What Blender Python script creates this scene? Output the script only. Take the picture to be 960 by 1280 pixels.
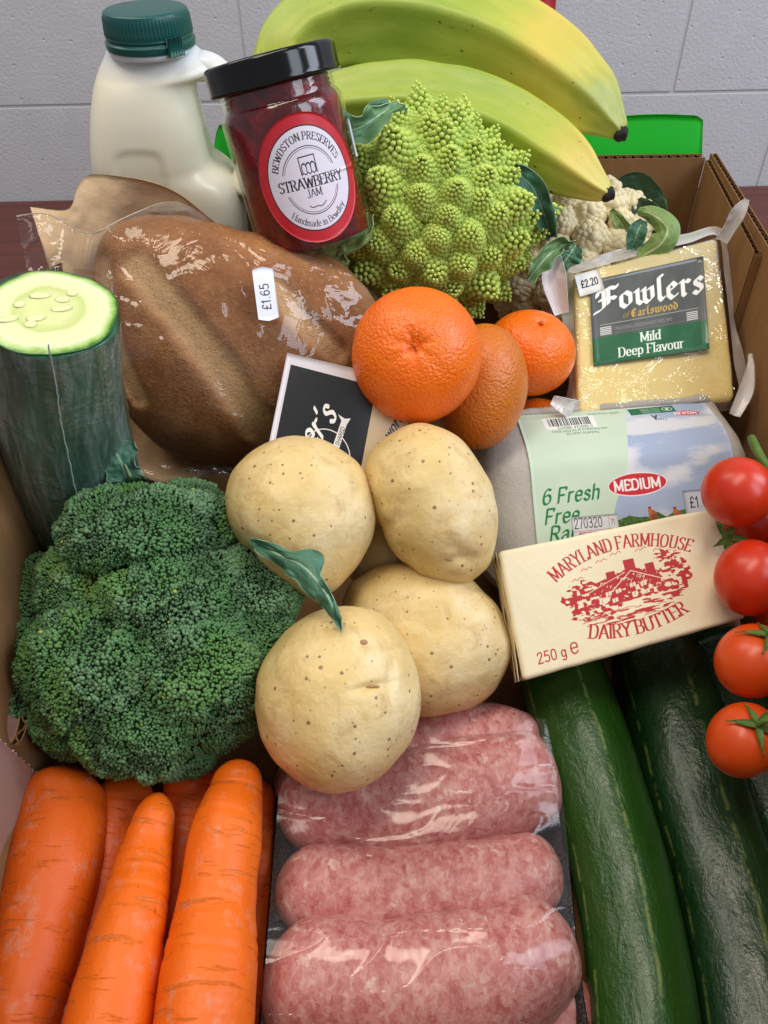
import bpy, math, random
import numpy as np
from math import pi, sin, cos, radians

random.seed(7)
rng = np.random.RandomState(7)
S = 0.01                                    # geometry is written in centimetres

# ------------------------------------------------------------------ scene, camera, light
scn = bpy.context.scene
for o in list(bpy.data.objects):
    bpy.data.objects.remove(o)
COL = scn.collection

FPX = 1000.0
PITCH, ROLL = radians(43), radians(1.2)
CAM = np.array([0, 0, 37.0])
Fv = np.array([0, cos(PITCH), -sin(PITCH)])
_R = np.array([1.0, 0, 0]); _U = np.array([0, sin(PITCH), cos(PITCH)])
Rv = _R * cos(ROLL) - _U * sin(ROLL)
Uv = _U * cos(ROLL) + _R * sin(ROLL)
from mathutils import Matrix, Vector
cd = bpy.data.cameras.new("camera"); cam = bpy.data.objects.new("camera", cd); COL.objects.link(cam)
cd.sensor_fit = 'HORIZONTAL'; cd.sensor_width = 36; cd.lens = 36 * FPX / 960
cd.clip_start = 0.01; cd.clip_end = 50
mw = Matrix.Identity(4)
for i in range(3):
    mw[i][0], mw[i][1], mw[i][2], mw[i][3] = Rv[i], Uv[i], -Fv[i], CAM[i] * S
cam.matrix_world = mw
scn.camera = cam
cd.dof.use_dof = True; cd.dof.focus_distance = 0.40; cd.dof.aperture_fstop = 48

w = bpy.data.worlds.new("World"); scn.world = w; w.use_nodes = True
bg = w.node_tree.nodes["Background"]
bg.inputs[0].default_value = (0.82, 0.85, 0.92, 1); bg.inputs[1].default_value = 0.40
scn.view_settings.view_transform = 'Standard'
scn.view_settings.look = 'None'
scn.view_settings.exposure = -0.06
scn.cycles.use_adaptive_sampling = True
scn.cycles.max_bounces = 8
scn.cycles.transparent_max_bounces = 16
scn.cycles.caustics_reflective = False
scn.cycles.caustics_refractive = False
scn.cycles.use_denoising = True
scn.cycles.sample_clamp_indirect = 4.0

def area(name, loc, target, sx, sy, power, col):
    ld = bpy.data.lights.new(name, 'AREA'); ld.shape = 'RECTANGLE'
    ld.size = sx; ld.size_y = sy; ld.energy = power; ld.color = col
    o = bpy.data.objects.new(name, ld); COL.objects.link(o)
    o.location = loc
    o.rotation_euler = (Vector(target) - Vector(loc)).to_track_quat('-Z', 'Y').to_euler()
    return o
# a window to the right (two casements), and warm ceiling fittings overhead
area("window_light", (1.45, 0.35, 1.25), (0.0, 0.28, 0.05), 0.60, 1.1, 18, (0.80, 0.88, 1.0))
area("window_light", (1.15, -0.55, 1.25), (0.0, 0.28, 0.05), 0.60, 1.1, 12, (0.80, 0.88, 1.0))
area("ceiling_light", (-0.25, 0.15, 1.9), (0.0, 0.3, 0.0), 0.38, 1.3, 18, (1.0, 0.87, 0.70))
area("ceiling_light", (-0.95, 0.9, 1.7), (0.0, 0.3, 0.0), 0.38, 1.2, 10, (1.0, 0.90, 0.76))

# ------------------------------------------------------------------ picture -> place
def ray(px, py):
    return Fv + (px - 480) / FPX * Rv + (640 - py) / FPX * Uv
def P(px, py, t):
    return CAM + t * ray(px, py)
def PZ(px, py, z):
    r = ray(px, py); return CAM + (z - CAM[2]) / r[2] * r
def proj(V):
    d = np.asarray(V) - CAM
    t = d @ Fv
    return 480 + FPX * (d @ Rv) / t, 640 - FPX * (d @ Uv) / t, t
def nrm(v):
    v = np.asarray(v, float)
    return v / (np.linalg.norm(v, axis=-1, keepdims=True) + 1e-12)
def VF(px, py):
    d = nrm(ray(px, py)); Z = -d; X = nrm(Rv - (Rv @ d) * d); Y = np.cross(Z, X)
    return np.stack([X, Y, Z], 1)
def rotm(axis, a):
    a = radians(a); c, s = cos(a), sin(a)
    if axis == 'x': return np.array([[1, 0, 0], [0, c, -s], [0, s, c]])
    if axis == 'y': return np.array([[c, 0, s], [0, 1, 0], [-s, 0, c]])
    return np.array([[c, -s, 0], [s, c, 0], [0, 0, 1]])

# ------------------------------------------------------------------ noise
def _h(ix, iy, iz, seed):
    n = (ix * 374761393 + iy * 668265263 + iz * 2147483647 + seed * 974711) & 0xffffffff
    n = ((n ^ (n >> 13)) * 1274126177) & 0xffffffff
    n = ((n ^ (n >> 15)) * 2246822519) & 0xffffffff
    return ((n ^ (n >> 16)) & 0xffff) / 65535.0 * 2 - 1
def vn(p, seed=0):
    p = np.asarray(p, float); i = np.floor(p).astype(np.int64); f = p - i
    f = f * f * f * (f * (f * 6 - 15) + 10)
    r = 0
    for a in (0, 1):
        for b in (0, 1):
            for c in (0, 1):
                wgt = (f[..., 0] if a else 1 - f[..., 0]) * (f[..., 1] if b else 1 - f[..., 1]) * (f[..., 2] if c else 1 - f[..., 2])
                r = r + wgt * _h(i[..., 0] + a, i[..., 1] + b, i[..., 2] + c, seed)
    return r
def fbm(p, o=3, seed=0):
    p = np.asarray(p, float); r = 0; a = 1.0
    for k in range(o):
        r = r + a * vn(p * 2 ** k + 17.3 * k, seed + k); a *= 0.5
    return r
def smooth(x, a, b):
    t = np.clip((x - a) / (b - a), 0, 1); return t * t * (3 - 2 * t)

# ------------------------------------------------------------------ objects
def origin(o):
    return np.array(o['_o']) if o is not None and '_o' in o else np.zeros(3)
ORG = {}
def thing(name, label, cat, loc, group=None):
    o = bpy.data.objects.new(name, None); COL.objects.link(o)
    o.empty_display_size = 0.02
    o.location = Vector([float(c) * S for c in loc])
    ORG[o.name] = np.array(loc, float)
    o['label'] = label; o['category'] = cat
    if group: o['group'] = group
    return o
def mesh(name, V, F, mat, parent=None, smooth_=True, st=None, uv=None, col=None, loc=None, kind=None, label=None):
    """V in world cm; F an array (n,3)/(n,4) or list of arrays."""
    V = np.asarray(V, float).reshape(-1, 3)
    if parent is not None: og = ORG[parent.name]
    else: og = np.array(loc if loc is not None else (0, 0, 0), float)
    me = bpy.data.meshes.new(name)
    Fs = F if isinstance(F, list) else [F]
    Fs = [np.asarray(f, np.int32) for f in Fs if len(f)]
    lt = np.concatenate([np.full(len(f), f.shape[1], np.int32) for f in Fs])
    lv = np.concatenate([f.reshape(-1) for f in Fs])
    ls = np.concatenate([[0], np.cumsum(lt)[:-1]]).astype(np.int32)
    me.vertices.add(len(V)); me.vertices.foreach_set('co', ((V - og) * S).astype(np.float32).reshape(-1))
    me.loops.add(len(lv)); me.loops.foreach_set('vertex_index', lv)
    me.polygons.add(len(lt)); me.polygons.foreach_set('loop_start', ls)
    me.polygons.foreach_set('loop_total', lt)
    me.polygons.foreach_set('use_smooth', np.full(len(lt), smooth_, bool))
    if st is not None:
        a = me.attributes.new('st', 'FLOAT_VECTOR', 'POINT'); a.data.foreach_set('vector', np.asarray(st, np.float32).reshape(-1))
    if col is not None:
        c = np.asarray(col, np.float32).reshape(-1, 3)
        a = me.attributes.new('tint', 'FLOAT_VECTOR', 'POINT'); a.data.foreach_set('vector', c.reshape(-1))
    if uv is not None:
        l = me.uv_layers.new(name='UVMap'); l.data.foreach_set('uv', np.asarray(uv, np.float32).reshape(-1, 2)[lv].reshape(-1))
    me.update(calc_edges=True); me.validate()
    me.materials.append(mat.m if hasattr(mat, "b") and hasattr(mat, "nt") else mat)
    o = bpy.data.objects.new(name, me); COL.objects.link(o)
    if parent is not None:
        o.parent = parent; ORG[o.name] = og
    else:
        o.location = Vector([float(c) * S for c in og]); ORG[o.name] = og
    if kind: o['kind'] = kind
    if label: o['label'] = label
    return o
def tag(o, label, cat, group=None):
    o['label'] = label; o['category'] = cat
    if group: o['group'] = group
    return o

def gridF(m, n, wrap=False):
    i = np.arange(m - 1)[:, None]; j = np.arange(n if wrap else n - 1)[None, :]; j2 = (j + 1) % n
    a = i * n + j; b = i * n + j2; c = (i + 1) * n + j2; d = (i + 1) * n + j
    return np.stack([a, b, c, d], -1).reshape(-1, 4)
def fixvol(V, Fs):
    vol = 0
    for F in Fs:
        a = V[F[:, 0]]
        for k in range(1, F.shape[1] - 1):
            vol += np.einsum('ij,ij->i', a - V[0], np.cross(V[F[:, k]] - V[0], V[F[:, k + 1]] - V[0])).sum()
    return [F[:, ::-1] for F in Fs] if vol < 0 else Fs
def closed(rows, p0, p1):
    m, n = rows.shape[:2]
    V = np.concatenate([rows.reshape(-1, 3), [p0], [p1]])
    j = np.arange(n); j2 = (j + 1) % n
    T = np.concatenate([np.stack([np.full(n, m * n), j2, j], 1),
                        np.stack([np.full(n, m * n + 1), (m - 1) * n + j, (m - 1) * n + j2], 1)])
    return V, fixvol(V, [gridF(m, n, True), T])
def cr(pts, n):
    """Catmull-Rom through pts -> n samples (uniform in index)."""
    pts = np.asarray(pts, float)
    if pts.ndim == 1: pts = pts[:, None]
    k = len(pts); q = np.vstack([2 * pts[0] - pts[1], pts, 2 * pts[-1] - pts[-2]])
    s = np.linspace(0, k - 1, n); i = np.minimum(s.astype(int), k - 2); f = (s - i)[:, None]
    a, b, c, d = q[i], q[i + 1], q[i + 2], q[i + 3]
    return 0.5 * (2 * b + (c - a) * f + (2 * a - 5 * b + 4 * c - d) * f ** 2 + (3 * b - a - 3 * c + d) * f ** 3)
def tube(path, rad, nseg=48, nlen=90, cap=(1, 1), cross=None, disp=None, up=None, squash=1.0):
    """-> V, F, st ; path (k,3) cm, rad (k) cm"""
    c = cr(path, nlen * 3); d = np.r_[0, np.cumsum(np.linalg.norm(np.diff(c, axis=0), axis=1))]
    L = d[-1]
    r0 = cr(rad, nlen * 3)[:, 0]
    # denser rows near ends
    e = (1 - np.cos(np.linspace(0, pi, nlen))) / 2
    s = (0.55 * np.linspace(0, 1, nlen) + 0.45 * e) * L
    s = np.clip(s, 0.002 * L, 0.998 * L)
    C = np.stack([np.interp(s, d, c[:, k]) for k in range(3)], 1); r = np.interp(s, d, r0)
    for q, dd in ((cap[0], s), (cap[1], L - s)):
        if q > 0: r = r * np.sqrt(np.clip(1 - np.clip(1 - dd / q, 0, 1) ** 2.2, 0.0004, 1))
    T = nrm(np.gradient(C, axis=0))
    u = np.array(up if up is not None else -Fv, float); Ns = []
    for k in range(nlen):
        u = u - (u @ T[k]) * T[k]; u = u / np.linalg.norm(u); Ns.append(u)
    Nn = np.array(Ns); B = np.cross(T, Nn)
    ph = np.linspace(0, 2 * pi, nseg, endpoint=False)
    sc = cross(ph) if cross is not None else np.ones(nseg)
    RR = r[:, None] * sc[None, :]
    st = np.stack([RR * np.cos(ph), RR * np.sin(ph), np.repeat(s[:, None], nseg, 1)], -1)
    if disp is not None: RR = RR + disp(ph[None, :], s[:, None], st, r[:, None])
    rows = C[:, None] + RR[..., None] * (np.cos(ph)[None, :, None] * Nn[:, None] * squash + np.sin(ph)[None, :, None] * B[:, None])
    V, F = closed(rows, rows[0].mean(0), rows[-1].mean(0))
    st = np.concatenate([st.reshape(-1, 3), [[0, 0, 0]], [[0, 0, L]]])
    return V, F, st
def blob(cx, cy, t, outline, front, back, m=70, n=110, blur=3, disp=None, pw=1.0):
    """closed body whose silhouette from the front follows the outline; world cm"""
    M = VF(cx, cy); O = P(cx, cy, t)
    Q = np.array([P(x, y, t) for x, y in outline]) - O
    X, Y = Q @ M[:, 0], Q @ M[:, 1]
    a = np.arctan2(Y, X); r = np.hypot(X, Y); k = np.argsort(a); a, r = a[k], r[k]
    a = np.r_[a[-3:] - 2 * pi, a, a[:3] + 2 * pi]; r = np.r_[r[-3:], r, r[:3]]
    ph = np.linspace(-pi, pi, n, endpoint=False)
    R = np.interp(ph, a, r)
    for _ in range(blur): R = 0.25 * np.roll(R, 1) + 0.5 * R + 0.25 * np.roll(R, -1)
    th = np.linspace(0, pi, m + 2)
    st_, ct = np.sin(th) ** pw, np.cos(th)
    z = np.where(ct > 0, front * np.abs(ct), -back * np.abs(ct))
    L = np.stack([R[None] * np.cos(ph)[None] * st_[:, None], R[None] * np.sin(ph)[None] * st_[:, None], np.repeat(z[:, None], n, 1)], -1)
    if disp is not None:
        L = disp(L)
    W = L @ M.T + O
    V, F = closed(W[1:-1], W[0].mean(0), W[-1].mean(0))
    st2 = np.concatenate([L[1:-1].reshape(-1, 3), [L[0].mean(0)], [L[-1].mean(0)]])
    return V, F, st2
# icospheres
def _ico():
    t = (1 + 5 ** .5) / 2
    v = nrm(np.array([[-1, t, 0], [1, t, 0], [-1, -t, 0], [1, -t, 0], [0, -1, t], [0, 1, t], [0, -1, -t], [0, 1, -t], [t, 0, -1], [t, 0, 1], [-t, 0, -1], [-t, 0, 1]]))
    f = np.array([[0, 11, 5], [0, 5, 1], [0, 1, 7], [0, 7, 10], [0, 10, 11], [1, 5, 9], [5, 11, 4], [11, 10, 2], [10, 7, 6], [7, 1, 8],
                  [3, 9, 4], [3, 4, 2], [3, 2, 6], [3, 6, 8], [3, 8, 9], [4, 9, 5], [2, 4, 11], [6, 2, 10], [8, 6, 7], [9, 8, 1]])
    return v, f
def _sub(v, f):
    v = list(map(tuple, v)); c = {}; nf = []
    def mid(a, b):
        k = (min(a, b), max(a, b))
        if k not in c:
            m = nrm(np.array(v[a]) + np.array(v[b])); c[k] = len(v); v.append(tuple(m))
        return c[k]
    for a, b, d in f:
        x, y, z = mid(a, b), mid(b, d), mid(d, a); nf += [[a, x, z], [b, y, x], [d, z, y], [x, y, z]]
    return np.array(v), np.array(nf)
ICO0 = _ico(); ICO1 = _sub(*ICO0)
def beads(Cn, r, N=None, stretch=1.0, ico=ICO0, jit=0.0):
    Cn = np.asarray(Cn, float); k = len(Cn); v, f = ico
    r = np.broadcast_to(np.asarray(r, float), (k,))
    W = np.repeat(v[None], k, 0)
    if jit: # random rotation for variety
        q = rng.normal(size=(k, 3, 3)); q, _ = np.linalg.qr(q); W = np.einsum('kij,vj->kvi', q, v)
    if N is not None and stretch != 1.0:
        N = nrm(N); W = W + (stretch - 1) * np.einsum('kvi,ki->kv', W, N)[..., None] * N[:, None]
    V = Cn[:, None] + r[:, None, None] * W
    F = f[None] + (np.arange(k) * len(v))[:, None, None]
    return V.reshape(-1, 3), F.reshape(-1, 3), len(v)
def rbox(c8, dims, r, n=10, disp=None):
    """rounded box through 8 corners: c8[z][y][x] world; z0 = back, y0 = bottom, x0 = left"""
    hw, hh, hd = [d / 2 for d in dims]; g = np.linspace(-1, 1, n); g = np.sign(g) * (1 - (1 - np.abs(g)) ** 1.6)
    A, B = np.meshgrid(g, g, indexing='ij'); one = np.ones_like(A); Vs, Fs, off = [], [], 0
    for s in (-1, 1):
        for ax in range(3):
            p = [None] * 3; p[ax] = one * s; p[(ax + 1) % 3] = A; p[(ax + 2) % 3] = B
            Vs.append(np.stack(p, -1).reshape(-1, 3)); f = gridF(n, n) + off
            Fs.append(f if s > 0 else f[:, ::-1]); off += n * n
    V = np.concatenate(Vs); F = np.concatenate(Fs)
    key = np.round(V * 1e5).astype(np.int64); _, idx, inv = np.unique(key, axis=0, return_index=True, return_inverse=True)
    V = V[idx]; F = inv.reshape(-1)[F]
    H = np.array([hw, hh, hd]); p = V * H; q = np.clip(p, -(H - r), H - r); V = q + r * nrm(p - q)
    if disp is not None: V = disp(V)
    u = V / H * .5 + .5; c = np.asarray(c8, float)
    W = 0
    for k in (0, 1):
        for j in (0, 1):
            for i in (0, 1):
                wt = (u[:, 0] if i else 1 - u[:, 0]) * (u[:, 1] if j else 1 - u[:, 1]) * (u[:, 2] if k else 1 - u[:, 2])
                W = W + wt[:, None] * c[k][j][i]
    return W, fixvol(W, [F]), V
def boxm(lo, hi):
    x0, y0, z0 = lo; x1, y1, z1 = hi
    V = np.array([[x0, y0, z0], [x1, y0, z0], [x1, y1, z0], [x0, y1, z0], [x0, y0, z1], [x1, y0, z1], [x1, y1, z1], [x0, y1, z1]], float)
    return V, np.array([[0, 3, 2, 1], [4, 5, 6, 7], [0, 1, 5, 4], [1, 2, 6, 5], [2, 3, 7, 6], [3, 0, 4, 7]])
def thick(V, nu, nv, th):
    """an open grid sheet given real thickness (closed)"""
    G = V.reshape(nu, nv, 3); du = np.gradient(G, axis=0); dv = np.gradient(G, axis=1)
    N = nrm(np.cross(du, dv)).reshape(-1, 3); A = V.reshape(-1, 3); B = A - N * th
    f = gridF(nu, nv); k = nu * nv
    bd = list(range(nv)) + [i * nv + nv - 1 for i in range(1, nu)] + [(nu - 1) * nv + j for j in range(nv - 2, -1, -1)] + [i * nv for i in range(nu - 2, 0, -1)]
    bd = np.array(bd); b2 = np.roll(bd, -1)
    side = np.stack([bd, b2, b2 + k, bd + k], 1)
    return np.concatenate([A, B]), [f, f[:, ::-1] + k, side]
def join(parts):
    Vs, Fs, off = [], [], 0
    for V, F in parts:
        for f in (F if isinstance(F, list) else [F]): Fs.append(np.asarray(f) + off)
        Vs.append(V); off += len(V)
    return np.concatenate(Vs), Fs

# ------------------------------------------------------------------ materials
def srgb(h):
    if not isinstance(h, str): return tuple(h)
    h = h.lstrip('#'); c = [int(h[i:i + 2], 16) / 255 for i in (0, 2, 4)]
    return tuple(x / 12.92 if x <= .04045 else ((x + .055) / 1.055) ** 2.4 for x in c)
class M:
    def __init__(s, name, base=(.5, .5, .5), rough=.5, spec=.5, **kw):
        s.m = bpy.data.materials.new(name); s.m.use_nodes = True; s.nt = s.m.node_tree
        s.b = s.nt.nodes['Principled BSDF']; s.set('Base Color', base); s.set('Roughness', rough); s.set('Specular IOR Level', spec)
        for k, v in kw.items(): s.set(k.replace('_', ' '), v)
    def put(s, sock, v):
        if isinstance(v, bpy.types.NodeSocket): s.nt.links.new(v, sock)
        elif isinstance(v, (str, tuple, list)) and sock.type == 'RGBA': sock.default_value = (*srgb(v), 1)
        else: sock.default_value = v
    def set(s, k, v): s.put(s.b.inputs[k], v); return s
    def node(s, t, ins=None, **props):
        n = s.nt.nodes.new('ShaderNode' + t)
        for k, v in props.items(): setattr(n, k, v)
        for k, v in (ins or {}).items(): s.put(n.inputs[k], v)
        return n
    def co(s, src='obj', scale=1.0, off=(0, 0, 0)):
        if src == 'obj': o = s.node('TexCoord').outputs['Object']; k = 100.0
        elif src == 'uv': o = s.node('TexCoord').outputs['UV']; k = 1.0
        else: o = s.node('Attribute', attribute_name=src).outputs['Vector']; k = 1.0
        sc = scale if isinstance(scale, (tuple, list)) else (scale,) * 3
        return s.node('Mapping', {'Vector': o, 'Scale': tuple(k * c for c in sc), 'Location': off}).outputs[0]
    def noise(s, v, scale=1, detail=3, rough=.5, dist=0):
        return s.node('TexNoise', {'Vector': v, 'Scale': scale, 'Detail': detail, 'Roughness': rough, 'Distortion': dist}).outputs[0]
    def vor(s, v, scale=1, feature='F1', out='Distance', rand=1.0, smoothness=None):
        n = s.node('TexVoronoi', {'Vector': v, 'Scale': scale, 'Randomness': rand}, feature=feature); return n.outputs[out]
    def ramp(s, f, stops, interp='LINEAR'):
        n = s.node('ValToRGB', {'Fac': f}); r = n.color_ramp; r.interpolation = interp
        while len(r.elements) < len(stops): r.elements.new(.5)
        for e, (p, c) in zip(r.elements, stops):
            e.position = p; c = (c, c, c) if isinstance(c, (int, float)) else srgb(c); e.color = (*c, 1)
        return n.outputs[0]
    def mix(s, f, a, b, mode='MIX'):
        n = s.nt.nodes.new('ShaderNodeMix'); n.data_type = 'RGBA'; n.blend_type = mode
        s.put(n.inputs[0], f); s.put(n.inputs[6], a); s.put(n.inputs[7], b); return n.outputs[2]
    def math(s, op, a, b=0.0, c=None):
        n = s.nt.nodes.new('ShaderNodeMath'); n.operation = op; s.put(n.inputs[0], a); s.put(n.inputs[1], b)
        if c is not None: s.put(n.inputs[2], c)
        return n.outputs[0]
    def sep(s, v): return s.node('SeparateXYZ', {'Vector': v}).outputs
    def bump(s, h, dist=.0003, strength=1.0, normal=None):
        n = s.node('Bump', {'Height': h, 'Distance': dist, 'Strength': strength})
        if normal is not None: s.put(n.inputs['Normal'], normal)
        return n.outputs[0]
    def nb(s, h, dist=.0003, strength=1.0, normal=None):
        s.set('Normal', s.bump(h, dist, strength, normal)); return s

def film_mat(name, tint=(1, 1, 1), gain=1.4, haze=.03, rough=.05, wr=1.0, hazecol=(.8, .8, .8), scale=.5, crease=True, base_fac=.03, bd=.004, streak=None):
    a = M(name); nt = a.nt; nt.nodes.remove(a.b); a.b = None
    co = a.co('obj')
    n1 = a.noise(co, scale, 4, .55, 1.2)
    r1 = a.math('ABSOLUTE', a.math('SUBTRACT', n1, .5)); r1 = a.math('POWER', a.math('SUBTRACT', 1.0, a.math('MULTIPLY', r1, 2.0)), 9.0)
    n2 = a.noise(co, scale * 2.6, 3, .5, .6)
    h = a.math('ADD', a.math('MULTIPLY', r1, .5 if crease else .08), n2)
    nn = a.bump(h, bd, wr)
    gl = a.node('BsdfGlossy', {'Color': (1, 1, 1), 'Roughness': rough, 'Normal': nn})
    tr = a.node('BsdfTransparent', {'Color': tint})
    df = a.node('BsdfDiffuse', {'Color': hazecol, 'Normal': nn})
    hz = haze if streak is None else a.math('MULTIPLY_ADD', a.ramp(a.noise(a.co('st', streak), 1.0, 5, .65, .8), [(.42, 0), (.7, 1)]), .30, haze)
    mh = a.node('MixShader', {0: hz}); a.nt.links.new(tr.outputs[0], mh.inputs[1]); a.nt.links.new(df.outputs[0], mh.inputs[2])
    fr = a.node('Fresnel', {'IOR': 1.45}).outputs[0]
    fac = a.math('MULTIPLY_ADD', fr, gain, base_fac); fac = a.math('MINIMUM', fac, .34)
    mx = a.node('MixShader', {0: fac}); nt.links.new(mh.outputs[0], mx.inputs[1]); nt.links.new(gl.outputs[0], mx.inputs[2])
    nt.links.new(mx.outputs[0], nt.nodes['Material Output'].inputs[0])
    return a.m

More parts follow.
